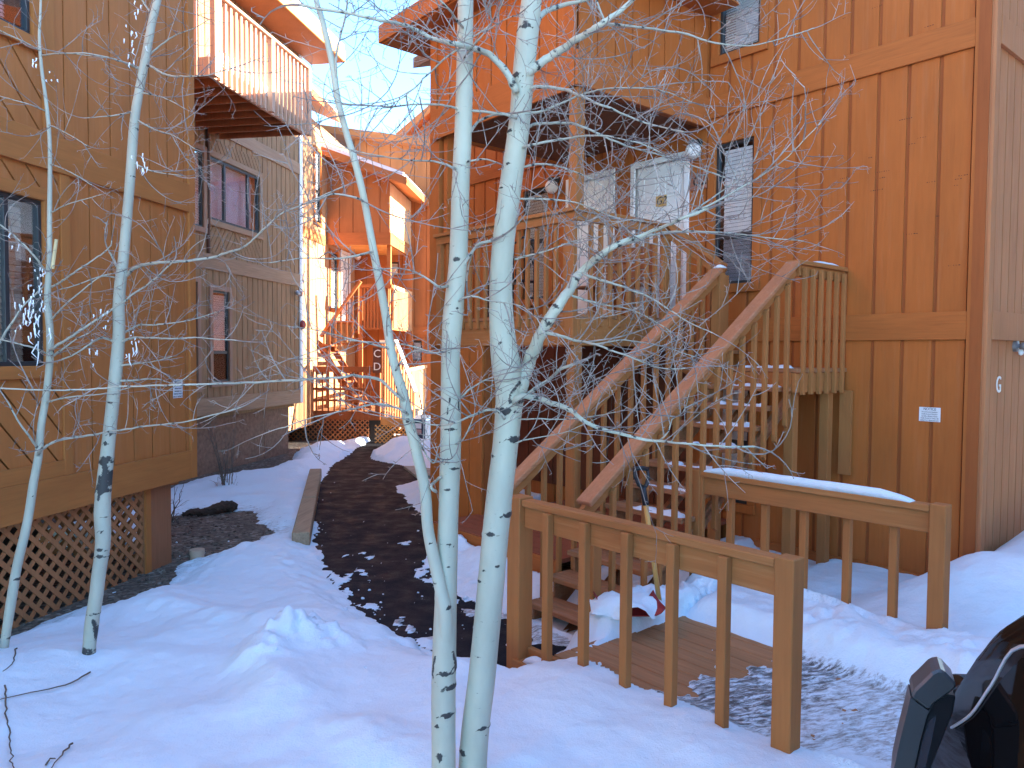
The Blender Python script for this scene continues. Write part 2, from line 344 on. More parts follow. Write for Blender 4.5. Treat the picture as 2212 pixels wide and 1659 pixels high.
def cells(lo, hi, z0, z1, ops):
    xs = sorted(set([lo, hi] + [min(max(x, lo), hi) for o in ops for x in o[:2]])); zs = sorted(set([z0, z1] + [min(max(z, z0), z1) for o in ops for z in o[2:]]))
    out = []
    for i in range(len(xs)-1):
        run = None
        for j in range(len(zs)-1):
            cx, cz = (xs[i]+xs[i+1])/2, (zs[j]+zs[j+1])/2
            if any(o[0] < cx < o[1] and o[2] < cz < o[3] for o in ops):
                if run: out.append(run); run = None
            elif run: run = (run[0], run[1], run[2], zs[j+1])
            else: run = (xs[i], xs[i+1], zs[j], zs[j+1])
        if run: out.append(run)
    return out
def siding(parent, fr, ax, p, sg, lo, hi, z0, z1, ops, pitch, groove, mat, back, th=0.014, clips=(), name='wall', phase=0.0):
    bd, bk = MB(), MB()
    def put(mb, a0, a1, za, zb, q0, q1):
        poly = [(a0, za), (a1, za), (a1, zb), (a0, zb)]
        for c in clips:
            poly = clip_poly(poly, *c)
            if len(poly) < 3: return
        mb.plane_prism(fr, ax, poly, q0, q1)
    x = lo - phase
    while x < hi:
        a0, a1 = max(x + groove/2, lo), min(x + pitch - groove/2, hi)
        if a1 - a0 > 0.01:
            for (c0, c1, ca, cb) in cells(a0, a1, z0, z1, ops): put(bd, c0, c1, ca, cb, p, p + sg*th)
        x += pitch
    for (c0, c1, ca, cb) in cells(lo, hi, z0, z1, ops): put(bk, c0, c1, ca, cb, p - sg*0.10, p)
    w = bd.build(name, mat, parent); bk.build('sheathing', back, parent); return w
def pbox(mb, fr, ax, lo, hi, p0, p1, z0, z1):
    if ax == 'a': mb.box(fr, (lo, hi), (p0, p1), (z0, z1))
    else: mb.box(fr, (p0, p1), (lo, hi), (z0, z1))
    return mb
def window(parent, fr, ax, p, sg, lo, hi, z0, z1, trim=0.09, tm='r_trimz', mulls=(), sash=None, blind='blind', slat=0.045, gl='glass', blind_z=None, screen=False, proud=0.03, fw=0.035, blo=None, sill=True):
    """window in an opening lo..hi / z0..z1 of a wall whose board face is at p + sg*0.014"""
    f = MB(); d0, d1 = p - sg*0.042, p + sg*0.012
    pbox(f, fr, ax, lo, hi, d0, d1, z0, z0+fw); pbox(f, fr, ax, lo, hi, d0, d1, z1-fw, z1)
    pbox(f, fr, ax, lo, lo+fw, d0, d1, z0+fw, z1-fw); pbox(f, fr, ax, hi-fw, hi, d0, d1, z0+fw, z1-fw)
    for m in mulls: pbox(f, fr, ax, m-fw*0.6, m+fw*0.6, d0+sg*0.004, d1-sg*0.004, z0+fw, z1-fw)
    if sash: pbox(f, fr, ax, lo+fw, hi-fw, d0+sg*0.003, d1-sg*0.006, sash-0.03, sash+0.03)
    w = f.build('window', M['dark_frame'], parent, bevel=0.003)
    g = MB(); pbox(g, fr, ax, lo+fw*0.5, hi-fw*0.5, p-sg*0.016, p-sg*0.012, z0+fw*0.5, z1-fw*0.5); g.build('pane', M[gl], w)
    b = MB(); pbox(b, fr, ax, lo+0.01, hi-0.01, p-sg*0.30, p-sg*0.28, z0, z1)
    pbox(b, fr, ax, lo-0.005, lo+0.005, p-sg*0.28, p-sg*0.044, z0, z1); pbox(b, fr, ax, hi-0.005, hi+0.005, p-sg*0.28, p-sg*0.044, z0, z1)
    pbox(b, fr, ax, lo+0.005, hi-0.005, p-sg*0.28, p-sg*0.044, z0-0.005, z0+0.005); pbox(b, fr, ax, lo+0.005, hi-0.005, p-sg*0.28, p-sg*0.044, z1-0.005, z1+0.005)
    b.build('reveal', M['inside'], w)
    if blind:
        s = MB(); zb0, zb1 = blind_z or (z0+fw, z1-fw); b0 = blo or (lo+fw+0.01, hi-fw-0.01); n = int((zb1-zb0)/slat)
        for k in range(n):
            z = zb0 + (k+0.5)*slat; q = slat*0.485
            A = [(b0[0], z-q), (b0[1], z-q), (b0[1], z+q), (b0[0], z+q)]
            qa, qb = p - sg*0.022, p - sg*0.034
            if ax == 'a': lo_ = [fr.P(b0[0], qa, z-q), fr.P(b0[1], qa, z-q), fr.P(b0[1], qb, z+q), fr.P(b0[0], qb, z+q)]
            else: lo_ = [fr.P(qa, b0[0], z-q), fr.P(qa, b0[1], z-q), fr.P(qb, b0[1], z+q), fr.P(qb, b0[0], z+q)]
            i = len(s.v); s.v += lo_; s.f.append([i, i+1, i+2, i+3])
        s.build('blind', M[blind], w)
    if screen:
        s = MB(); pbox(s, fr, ax, lo+fw, hi-fw, p-sg*0.004, p-sg*0.002, z0+fw, (sash or z1)-0.03); s.build('insect_screen', M['glass_s'], w)
    if trim:
        t = MB(); q0, q1 = p + sg*0.0145, p + sg*(0.0145+proud)
        pbox(t, fr, ax, lo-trim, lo, q0, q1, z0, z1); pbox(t, fr, ax, hi, hi+trim, q0, q1, z0, z1)
        pbox(t, fr, ax, lo-trim, hi+trim, q0, q1, z1, z1+trim); 
        if sill: pbox(t, fr, ax, lo-trim, hi+trim, q0, q1+sg*0.012, z0-trim, z0)
        t.build('window_trim', M[tm], w, bevel=0.003)
    return w
M['glass_s'] = glass('insect_screen_mesh', (0.82, 0.83, 0.86), 0.02, (0.3, 0.3, 0.3))
def lattice(parent, fr, ax, p, sg, lo, hi, z0, z1, mat, sp=0.10, w=0.036, clips=(), name='lattice'):
    m = MB(); L = (hi-lo)+(z1-z0)
    for d in (1, -1):
        k = -L
        while k < L*2:
            dx = w*0.7071
            c = lo + k
            H = z1 - z0
            if d == 1: poly = [(c-dx, z0), (c+dx, z0), (c+dx+H, z1), (c-dx+H, z1)]
            else: poly = [(c-dx, z1), (c+dx, z1), (c+dx+H, z0), (c-dx+H, z0)]
            for cl in ((-1, 0, -lo), (1, 0, hi)) + tuple(clips):
                poly = clip_poly(poly, *cl)
                if len(poly) < 3: break
            if len(poly) >= 3: m.plane_prism(fr, ax, poly, p if d == 1 else p + sg*0.0085, p + sg*0.008 if d == 1 else p + sg*0.016)
            k += sp*1.4142
    return m.build(name, M[mat], parent)
def diag(parent, fr, ax, p, sg, lo, hi, z0, z1, mat, pitch=0.15, groove=0.018, d=-1, slope=1.6, name='diagonal_panel'):
    m = MB(); H = z1-z0; run = H/slope; k = lo - run - 1
    while k < hi + run + 1:
        a0, a1 = k+groove/2, k+pitch-groove/2
        if d == -1: poly = [(a0, z1), (a1, z1), (a1+run, z0), (a0+run, z0)]
        else: poly = [(a0, z0), (a1, z0), (a1+run, z1), (a0+run, z1)]
        poly = clip_poly(poly, -1, 0, -lo)
        if len(poly) >= 3: poly = clip_poly(poly, 1, 0, hi)
        if len(poly) >= 3: m.plane_prism(fr, ax, poly, p, p + sg*0.014)
        k += pitch
    return m.build(name, mat, parent)
def text(s, size, mat, parent, org, xd, zd, depth=0.002, name='lettering', align='CENTER', shear=0.0, sx=1.0):
    cu = bpy.data.curves.new(name, 'FONT'); cu.body = s; cu.size = size; cu.align_x = align; cu.align_y = 'CENTER'; cu.extrude = depth; cu.shear = shear; cu.resolution_u = 3
    to = bpy.data.objects.new(name, cu); COL.objects.link(to); dg = bpy.context.evaluated_depsgraph_get()
    me = bpy.data.meshes.new_from_object(to.evaluated_get(dg)); bpy.data.objects.remove(to); bpy.data.curves.remove(cu)
    xd, zd = Vector(xd).normalized(), Vector(zd).normalized(); nd = xd.cross(zd); o0 = Vector((0, 0, 0)); q = parent
    while q is not None: o0 += Vector(q.location); q = q.parent
    for v in me.vertices: v.co = Vector(org) + xd*v.co.x*sx + zd*v.co.y + nd*v.co.z - o0
    me.materials.clear(); me.materials.append(M[mat]); o = bpy.data.objects.new(name, me); COL.objects.link(o); o.parent = parent; return o

# =================================================================== snow helper
_rs = np.random.RandomState(3)
_G = _rs.rand(256, 256).astype(np.float64)
def vnoise(x, y):
    xi = np.floor(x).astype(int); yi = np.floor(y).astype(int); fx = x-xi; fy = y-yi
    fx = fx*fx*(3-2*fx); fy = fy*fy*(3-2*fy)
    g = lambda a, b: _G[a % 256, b % 256]
    return (g(xi, yi)*(1-fx)+g(xi+1, yi)*fx)*(1-fy) + (g(xi, yi+1)*(1-fx)+g(xi+1, yi+1)*fx)*fy
def fbm(x, y, f, o=4, gain=0.5):
    s = 0; a = 1; t = 0
    for k in range(o):
        s = s + a*(vnoise(x*f+17.3*k, y*f+5.1*k)-0.5); t += a; a *= gain; f *= 2.03
    return s/t*2
def sstep(x, a, b):
    t = np.clip((x-a)/(b-a), 0, 1); return t*t*(3-2*t)
def snow_cap(name, label, p, q, w, h, seed=0, taper=0.12, n=60, ragged=0.3, sag=0.0):
    """a ridge of snow lying along p-q on a rail or ledge"""
    p, q = Vector(p), Vector(q); d = (q-p); L = d.length; d.normalize(); x = Vector((d.y, -d.x, 0)).normalized()
    m = MB(); K = 9
    for i in range(n+1):
        t = i/n; e = min(1, t*L/taper, (1-t)*L/taper); e = max(e, 0)**0.6
        hh = h*e*(1 + ragged*float(fbm(np.array([t*L*5+seed*9.1]), np.array([seed*3.3]), 1.0, 3)[0])) + 0.003
        ww = w*(0.90+0.12*float(fbm(np.array([t*L*6+seed*5.1]), np.array([seed*7.7]), 1.0, 2)[0]))
        for k in range(K):
            u = -1 + 2*k/(K-1); z = hh*max(0.0, 1-abs(u)**3.2)**0.55
            m.v.append(tuple(p + d*(t*L) + x*(u*ww/2) + Vector((0, 0, z - (0.002 if abs(u) == 1 else 0)))))
    for i in range(n):
        for k in range(K-1):
            a = i*K+k; m.f.append([a, a+1, a+K+1, a+K])
        m.f.append([i*K+K-1, i*K, (i+1)*K, (i+1)*K+K-1])
    m.f.append(list(range(K))); m.f.append(list(range(n*K, n*K+K)))
    o = m.build(name, M['snow'], None, smooth=True); tag(o, label, 'snow', 'snow lying on rails and steps'); return o
def snow_heap(name, label, c, rx, ry, h, seed=0, n=26, group='snow lying on rails and steps', cat='snow'):
    m = MB(); c = Vector(c); base = []
    for i in range(n+1):
        for j in range(n+1):
            x = -1+2*i/n; y = -1+2*j/n; r = math.hypot(x, y)
            an = math.atan2(y, x); rr = r*(1+0.22*math.sin(an*3+seed)+0.12*math.sin(an*5+seed*2))
            z = max(0, 1-rr*rr)**0.6*h*(1+0.5*float(fbm(np.array([x*2+seed]), np.array([y*2+seed]), 1.5, 4)[0])) if rr < 1 else -0.01
            m.v.append((c.x+x*rx, c.y+y*ry, c.z+z))
    for i in range(n):
        for j in range(n):
            a = i*(n+1)+j; q = [a, a+1, a+n+2, a+n+1]
            if max(m.v[k][2] for k in q) > c.z: m.f.append(q)
    o = m.build(name, M['snow'], None, smooth=True); tag(o, label, cat, group); return o

# =================================================================== RIGHT BUILDING
D, VF, UL, URT, UC = 7.65, 5.45, -7.88, -5.45, -2.45
FLOOR = 2.63
b = thing('apartment_building', FR.P(-5.5, 9.5, 0), 'orange-brown timber condo on the right with white doors above a porch and outside stairs', 'building')
RB = b
ops = [(-6.62, -5.69, FLOOR, 4.70), (-7.83, -6.90, FLOOR, 4.70), (-8.75, -8.19, 3.04, 4.68), (-5.31, -4.80, 3.04, 4.68), (-5.29, -4.76, 5.70, 7.0), (-5.31, -4.80, 0.50, 2.05), (-9.78, -8.88, 0.30, 2.25)]
siding(b, FR, 'a', D, -1, -11.0, UC, 0.0, 7.4, ops, 0.2855, 0.036, M['r_side'], M['r_back'], phase=0.145)
bands = [(2.37, 2.63), (5.00, 5.26)]
for z0, z1 in bands:
    for (c0, c1, ca, cb) in cells(-11, UC-0.13, z0, z1, [(-6.62, -5.69, FLOOR-0.02, 4.7), (-7.83, -6.9, FLOOR-0.02, 4.7), (URT-0.05 if z0 > 4 else -99, -5.45 if z0 > 4 else -98, 4, 6)]):
        MB().box(FR, (c0, c1), (D-0.0145, D-0.045), (ca, cb)).build('band_board', M['r_trim'], b, bevel=0.004)
MB().box(FR, (UC-0.13, UC), (D-0.0145, D-0.048), (0, 7.4)).build('corner_board', M['r_trimz'], b, bevel=0.003)
MB().box(FR, (-4.7, UC-0.13), (D-0.0145, D-0.04), (0.0, 0.13)).build('skirting_board', M['r_trim'], b, bevel=0.003)
# end wall (faces the car park)
siding(b, FR, 'b', UC, 1, D-0.05, D+5.3, 0.0, 7.4, [], 0.20, 0.018, M['r_end'], M['r_back'], th=0.016, name='end_wall')
MB().box(FR, (UC+0.0165, UC+0.045), (D-0.05, D+0.06), (0, 7.4)).build('corner_board', M['r_end'], b, bevel=0.003)
for z0, z1 in bands: MB().box(FR, (UC+0.0165, UC+0.05), (D+0.061, D+5.3), (z0, z1)).build('band_board', M['r_end'], b, bevel=0.003)
# back and left walls, roof
mm = MB(); mm.box(FR, (-11, UC), (D+5.2, D+5.3), (0, 7.4)); mm.box(FR, (-11.1, -11), (D-0.014, D+5.3), (0, 7.4)); mm.build('rear_wall', M['r_side'], b)
def roofslab(par, fr, a, prof, th, mat, name='roof'):
    m = MB(); n = len(prof)
    top = [(q[0], q[1]+th) for q in prof]
    A = [fr.P(a[0], q[0], q[1]) for q in prof] + [fr.P(a[0], q[0], q[1]) for q in top[::-1]]
    B = [fr.P(a[1], q[0], q[1]) for q in prof] + [fr.P(a[1], q[0], q[1]) for q in top[::-1]]
    m.prism(A, B); return m.build(name, mat, par)
roofslab(b, FR, (-11.5, UC+0.5), [(D-0.25, 7.25), (D+2.65, 8.25), (D+5.8, 7.2)], 0.18, M['roof'])
# projecting upper box above the porch
ob = MB()
siding(b, FR, 'a', VF, -1, UL, URT, 4.93, 6.2, [], 0.27, 0.022, M['r_side'], M['r_back'], phase=0.02, name='projecting_wall')
siding(b, FR, 'b', URT, 1, VF, D-0.014, 4.93, 6.2, [], 0.27, 0.022, M['r_side'], M['r_back'], name='projecting_wall')
MB().box(FR, (UL-0.1, UL), (VF, D-0.014), (4.93, 6.2)).build('projecting_wall', M['r_side'], b)
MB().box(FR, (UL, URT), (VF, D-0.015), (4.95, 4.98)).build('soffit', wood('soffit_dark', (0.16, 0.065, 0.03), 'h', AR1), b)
MB().box(FR, (UL-0.1, URT+0.0), (VF-0.0145, VF-0.05), (4.90, 5.24)).build('fascia', M['r_trim'], b, bevel=0.004)
MB().box(FR, (URT+0.0145, URT+0.05), (VF-0.05, D-0.05), (4.90, 5.24)).build('fascia', M['r_trim2'], b, bevel=0.004)
MB().box(FR, (UL-0.06, URT-0.06), (VF-0.051, VF-0.07), (4.86, 4.96)).build('fascia', M['r_trim'], b, bevel=0.003)
for u0, u1 in ((UL-0.12, UL+0.0), (URT-0.12, URT+0.0)):
    MB().box(FR, (u0, u1), (VF-0.0145, VF-0.042), (5.2405, 6.2)).build('corner_board', M['r_trimz'], b, bevel=0.003)
# box roof with boxed eave reaching left
roofslab(b, FR, (-8.65, -5.0), [(VF-0.35, 6.22), (D-0.02, 7.0)], 0.16, M['roof'])
MB().box(FR, (-8.65, -5.0), (VF-0.352, VF-0.39), (6.2, 6.42)).build('eave_fascia', M['r_trim'], b, bevel=0.003)
MB().box(FR, (-8.688, -8.652), (VF-0.39, D), (6.2, 6.42)).build('eave_fascia', M['r_trim2'], b, bevel=0.003)
MB().box(FR, (-8.65, -5.0), (VF-0.352, D-0.06), (6.185, 6.205)).build('soffit', M['r_trim'], b)
# left columns and lower pier
for u0, u1, v0, v1, z0, z1 in ((-8.06, -7.86, VF-0.01, VF+0.14, 2.3, 6.2), (-7.80, -7.72, VF+0.02, VF+0.12, 2.6, 4.93)):
    MB().box(FR, (u0, u1), (v0, v1), (z0, z1)).build('column', M['r_trimz'], b, bevel=0.004)
siding(b, FR, 'a', VF+0.05, -1, -8.1, -6.98, 0.0, 2.3, [], 0.28, 0.02, M['r_side'], M['r_back'], name='pier_wall')
MB().box(FR, (-7.1, -6.98), (VF+0.035, VF+0.008), (0.3, 2.3)).build('pier_trim', M['r_trimz'], b, bevel=0.003)
MB().box(FR, (-8.1, -6.98), (VF+0.16, VF+0.26), (0.0, 2.3)).build('pier_wall', M['r_side'], b)
siding(b, FR, 'a', D-0.02, -1, -10.2, -5.6, 0.3, 2.32, [(-9.80, -8.86, 0.30, 2.27)], 0.27, 0.02, wood('porch_shade_maroon', (0.15, 0.046, 0.020), var=0.15), wood('porch_shade_groove', (0.10, 0.03, 0.015), var=0.1), name='porch_shade_panel')  # extra dark boards: the deep shade under the porch painted as colour
# doors
def panel_door(par, fr, u0, u1, z0, z1, p, num):
    f = MB()
    for a0, a1, za, zb in ((u0, u0+0.07, z0, z1), (u1-0.07, u1, z0, z1), (u0+0.07, u1-0.07, z1-0.07, z1)): f.box(fr, (a0, a1), (p-0.005, p-0.035), (za, zb))
    f.box(fr, (u0, u1), (p+0.07, p+0.09), (z0, z1)); d = f.build('door_frame', M['white_door'], par, bevel=0.004)
    s = MB(); s.box(fr, (u0+0.075, u1-0.075), (p+0.06, p+0.03), (z0+0.02, z1-0.075)); dd = s.build('door', M['white_door'], par, bevel=0.003)
    w = (u1-u0-0.15); pn = MB(); h = z1-z0-0.1
    for ca in (u0+0.075+w*0.28, u0+0.075+w*0.72):
        for cz, hh in ((z0+h*0.20, h*0.12), (z0+h*0.55, h*0.16), (z0+h*0.87, h*0.075)):
            hw = w*0.155
            for (a0, a1, za, zb) in ((ca-hw, ca+hw, cz-hh, cz-hh+0.018), (ca-hw, ca+hw, cz+hh-0.018, cz+hh), (ca-hw, ca-hw+0.018, cz-hh, cz+hh), (ca+hw-0.018, ca+hw, cz-hh, cz+hh)):
                pn.box(fr, (a0, a1), (p+0.0295, p+0.020), (za, zb))
            pn.box(fr, (ca-hw+0.04, ca+hw-0.04), (p+0.0295, p+0.022), (cz-hh+0.04, cz+hh-0.04))
    pn.build('door_panel', M['white_door'], dd, bevel=0.004)
    k = MB(); k.lathe(fr.P(u0+0.16, p+0.03, z0+1.0), [(0.03, 0), (0.03, 0.008), (0.012, 0.012), (0.012, 0.03), (0.028, 0.04), (0.03, 0.055), (0.015, 0.066)], 14, (-fr.e2[0], -fr.e2[1], 0)); k.build('door_knob', M['brass'], dd, smooth=True)
    if num:
        c = (u0+u1)/2+0.01; zc = z0+1.53; q = MB(); q.box(fr, (c-0.085, c+0.085), (p+0.019, p+0.014), (zc-0.07, zc+0.07)); pl = q.build('number_plate', M['gold'], dd, bevel=0.002)
        o = fr.P(c, p+0.012, zc); text(num, 0.135, 'ink', pl, o, (fr.e1[0], fr.e1[1], 0), (0, 0, 1), 0.002, 'number', shear=0.25)
    return dd
panel_door(b, FR, -6.62, -5.69, FLOOR, 4.70, D, 'G2')
panel_door(b, FR, -7.83, -6.90, FLOOR, 4.70, D, 'G3')
panel_door(b, FR, -9.78, -8.88, 0.30, 2.25, D, None)
# windows
kw = dict(trim=0.10, tm='r_trimz')
window(b, FR, 'a', D, -1, -8.75, -8.19, 3.04, 4.68, sash=3.9, **kw)
window(b, FR, 'a', D, -1, -5.31, -4.80, 3.04, 4.68, sash=3.60, screen=True, blo=(-5.22, -4.845), **kw)
window(b, FR, 'a', D, -1, -5.29, -4.76, 5.70, 7.0, sash=6.45, blind='blind', slat=0.03, **kw)
window(b, FR, 'a', D, -1, -5.31, -4.80, 0.50, 2.05, sash=1.2, **kw)
mm = MB(); mm.box(FR, (-4.95-0.2, -4.78), (D+0.09, D+0.12), (5.8, 7.0)); mm.build('curtain_and_reflection', M['curtain_and_reflection'], b)
# small weathered nail marks on the wall boards
mk = MB(); rr = random.Random(5)
for k in range(26):
    u = -3.9 + 1.35*rr.random(); z = 3.0 + 2.9*rr.random(); n = rr.randint(2, 6)
    for j in range(n): mk.box(FR, (u+j*0.022, u+j*0.022+rr.uniform(0.004, 0.016)), (D-0.0142, D-0.0150), (z, z+rr.uniform(0.004, 0.009)))
mk.build('nail_marks', plain('nail_mark', (0.10, 0.04, 0.02), 0.9), b)

# ---- raised porch deck
t = thing('raised_deck', FR.P(-6.6, 6.5, 0.3), 'raised brown timber porch with picket railing in front of the white doors', 'deck')
m = MB()
for k in range(15): m.box(FR, (UL, URT), (VF+0.02+k*0.145, VF+0.16+k*0.145), (FLOOR-0.04, FLOOR-0.001))
m.build('floor_boards', M['tread'], t)
m = MB(); m.box(FR, (UL, URT), (VF+0.03, VF+0.08), (2.30, 2.585)); m.box(FR, (URT-0.05, URT), (VF+0.085, 6.94), (2.30, 2.585)); m.build('rim_beam', M['rail_1'], t, bevel=0.003)
m = MB()
for k in range(6): m.box(FR, (UL+0.4*k+0.1, UL+0.4*k+0.14), (VF+0.085, D-0.05), (2.36, 2.585))
m.build('joist', M['joist'], t)
pt = 3.69
MB().box(FR, (URT-0.115, URT), (VF-0.0, VF+0.115), (0.3, 2.30)).build('post', M['rail_z'], t, bevel=0.004)
MB().box(FR, (URT-0.115, URT), (VF-0.03, VF+0.028), (2.30, pt-0.09)).build('post', M['rail_z'], t, bevel=0.004)
MB().box(FR, (URT-0.115, URT), (VF-0.0, VF+0.115), (pt+0.0, 4.9)).build('post', M['rail_z'], t, bevel=0.004)
MB().box(FR, (UL-0.0, UL+0.10), (VF-0.03, VF+0.028), (2.3, pt-0.09)).build('post', M['rail_z'], t, bevel=0.004)
MB().box(FR, (URT-0.06, URT+0.03), (6.86, 6.95), (2.30, pt-0.09)).build('post', M['rail_z'], t, bevel=0.004)
def capbox(a, bb, z1, mat, par, nm='top_rail'):
    return MB().box(FR, a, bb, (z1-0.04, z1)).build(nm, M[mat], par, bevel=0.006)
capbox((UL-0.02, URT+0.06), (VF-0.07, VF+0.07), pt, 'rail_1', t); capbox((URT-0.08, URT+0.06), (VF+0.071, 6.95), pt, 'rail_2', t)
MB().box(FR, (UL, URT+0.03), (VF-0.035, VF+0.0), (pt-0.13, pt-0.041)).build('under_rail', M['rail_1'], t, bevel=0.003)
MB().box(FR, (URT-0.0, URT+0.035), (VF+0.001, 6.95), (pt-0.13, pt-0.041)).build('under_rail', M['rail_2'], t, bevel=0.003)
for k in range(15): 
    u = UL+0.19+k*0.148
    MB().box(FR, (u, u+0.042), (VF-0.012, VF+0.028), (2.50, pt-0.131)).build('baluster', M['rail_z'], t, bevel=0.003)
for k in range(9):
    v = VF+0.20+k*0.148
    MB().box(FR, (URT-0.02, URT+0.022), (v, v+0.042), (2.50, pt-0.131)).build('baluster', M['rail_z'], t, bevel=0.003)
# lower porch platform
t = thing('porch_platform', FR.P(-6.5, 5.5, 0), 'low reddish board platform under the raised porch beside the path', 'platform')
m = MB()
for k in range(19): m.box(FR, (-7.05, -5.0), (4.82+k*0.146, 4.96+k*0.146), (0.26, 0.30))
m.build('floor_boards', wood('platform_board', (0.25, 0.085, 0.045), 'h', AR1, var=0.2), t)
MB().box(FR, (-7.05, -5.0), (4.80, 4.818), (0.0, 0.29)).build('front_board', M['r_trim'], t)

# ---- staircase
t = thing('exterior_staircase', FR.P(-4.2, 5.3, 0), 'brown timber outside staircase with snowy treads and worn sloping handrails', 'staircase')
RISE, RUN, VT = 0.174, 0.235, 6.65
UL0, UR0 = -4.60, -3.75
for k in range(1, 12):
    v = VT-(12-k)*RUN; z = RISE*k
    o = MB(); o.box(FR, (UL0, UR0), (v, v+0.132), (z-0.042, z)); o.box(FR, (UL0, UR0), (v+0.138, v+0.27), (z-0.042, z)); o.build('tread', M['tread'], t, bevel=0.005)
for u in (UL0+0.02, -4.2, UR0-0.06):
    pl = []
    z_at = lambda v: RISE*((v-(VT-11*RUN))/RUN+1)
    pl = [(VT-11*RUN+0.02, 0.02), (VT-11*RUN+0.30, 0.02), (VT+0.04, z_at(VT)-0.36), (VT+0.04, z_at(VT)-0.225), (VT-11*RUN+0.02, z_at(VT-11*RUN)-0.225)]
    MB().plane_prism(FR, 'b', pl, u, u+0.04).build('stringer', M['tread'], t)
    for k in range(1, 12):
        v = VT-(12-k)*RUN
        MB().plane_prism(FR, 'b', [(v+0.02, RISE*(k-1)-0.045), (v+0.25, RISE*(k-1)+0.05), (v+0.25, RISE*k-0.043), (v+0.02, RISE*k-0.043)], u+0.0405, u+0.06).build('cleat', M['tread'], t) if u == UL0+0.02 else None
hz = lambda v: 1.16 + (v-3.89)*0.697
for u, nm in ((UR0, 'r'), (UL0, 'l')):
    p, q = FR.P(u, 3.86, hz(3.86)), FR.P(u, 6.66, hz(6.66))
    o = MB(); o.beam(p, q, 0.14, 0.042); o.build('handrail', M['hand'], t, bevel=0.006)
    o = MB(); o.beam(Vector(p)-Vector((0, 0, 0.075)), Vector(q)-Vector((0, 0, 0.075)), 0.04, 0.10); o.build('under_rail', M['rail_2'], t, bevel=0.003)
    n = 15
    for k in range(n):
        v = 4.10+k*0.182
        if v > 6.62: break
        zb = max(0.05, z_at(v)-0.42); zt = hz(v)-0.10; off = 0.045 if nm == 'r' else -0.045
        MB().plane_prism(FR, 'b', [(v, zb+0.03), (v+0.04, zb), (v+0.04, zt+0.03), (v, zt)], u+off-0.02, u+off+0.02).build('baluster', M['rail_z'], t, bevel=0.003)
    MB().box(FR, (u-0.045, u+0.045), (3.92, 4.01), (0.0, hz(3.95)-0.13)).build('newel_post', M['rail_z'], t, bevel=0.004)
# landing
m = MB()
for k in range(7): m.box(FR, (-4.94, UR0+0.06), (VT+0.005+k*0.142, VT+0.139+k*0.142), (2.05, 2.09))
m.build('landing_boards', M['tread'], t, bevel=0.003)
m = MB(); m.box(FR, (UR0+0.01, UR0+0.05), (VT, D-0.05), (1.86, 2.045)); m.box(FR, (-4.94, UR0+0.005), (VT+0.005, VT+0.045), (1.86, 2.045)); m.build('landing_rim', M['rail_2'], t, bevel=0.003)
lt = hz(6.66)
MB().box(FR, (UR0-0.07, UR0+0.07), (6.64, D-0.05), (lt-0.02, lt+0.022)).build('top_rail', M['rail_2'], t, bevel=0.005)
MB().box(FR, (UR0-0.0, UR0+0.04), (6.70, D-0.05), (lt-0.125, lt-0.022)).build('under_rail', M['rail_2'], t, bevel=0.003)
for k in range(6):
    v = 6.72+k*0.155
    MB().box(FR, (UR0+0.051, UR0+0.091), (v, v+0.04), (1.84, lt-0.05)).build('baluster', M['rail_z'], t, bevel=0.003)
for v in (VT+0.03, 7.36):
    MB().box(FR, (UR0-0.09, UR0+0.005), (v+0.02, v+0.115), (0.0, 1.86)).build('landing_post', M['rail_z'], t, bevel=0.004)
MB().box(FR, (-3.72, -3.60), (D-0.05, D-0.09), (1.0, 1.86)).build('ledger_board', M['rail_z'], t)
# upper short flight from landing to porch deck
for k, (u0, z) in enumerate(((-5.19, 2.27), (-5.44, 2.45))):
    MB().box(FR, (u0, u0+0.26), (6.98, D-0.05), (z-0.042, z)).build('tread', M['tread'], t, bevel=0.004)
MB().plane_prism(FR, 'a', [(-5.45, 2.15), (-4.94, 1.86), (-4.94, 2.06), (-5.45, 2.43)], 6.94, 6.975).build('stringer', M['rail_1'], t)
p, q = FR.P(-5.42, 6.92, 3.68), FR.P(-4.70, 6.92, 3.16)
MB().beam(p, q, 0.13, 0.042).build('handrail', M['rail_1'], t, bevel=0.005)
MB().beam(Vector(p)-Vector((0, 0, 0.085)), Vector(q)-Vector((0, 0, 0.085)), 0.04, 0.12).build('under_rail', M['rail_1'], t, bevel=0.003)
for k in range(4):
    u = -5.28+k*0.14; zt = 3.68-(u+5.42)*0.72-0.1
    MB().box(FR, (u, u+0.04), (6.86, 6.90), (zt-1.05, zt)).build('baluster', M['rail_z'], t, bevel=0.003)
MB().box(FR, (-4.76, -4.66), (6.87, 6.97), (1.85, 3.06)).build('newel_post', M['rail_z'], t, bevel=0.004)
MB().box(FR, (UL0-0.05, UL0+0.05), (6.64, 6.74), (0.0, 3.06)).build('newel_post', M['rail_z'], t, bevel=0.004)
snow_cap('step_snow', 'small snow cap on the post at the top of the stairs', FR.P(UL0-0.05, 6.69, hz(6.66)+0.02), FR.P(UL0+0.07, 6.69, hz(6.66)+0.02), 0.09, 0.035, 4, 0.05, 14)
snow_cap('rail_snow', 'thin snow on the level rail at the head of the stairs', FR.P(UR0, 6.95, lt+0.022), FR.P(UR0, 7.5, lt+0.022), 0.10, 0.025, 9, 0.15, 30)
rr = random.Random(21)
names = {12: 'landing', 11: 'top tread', 10: 'second tread down', 9: 'third tread down', 8: 'fourth tread down', 7: 'fifth tread down', 6: 'sixth tread down', 5: 'seventh tread down', 4: 'eighth tread down'}
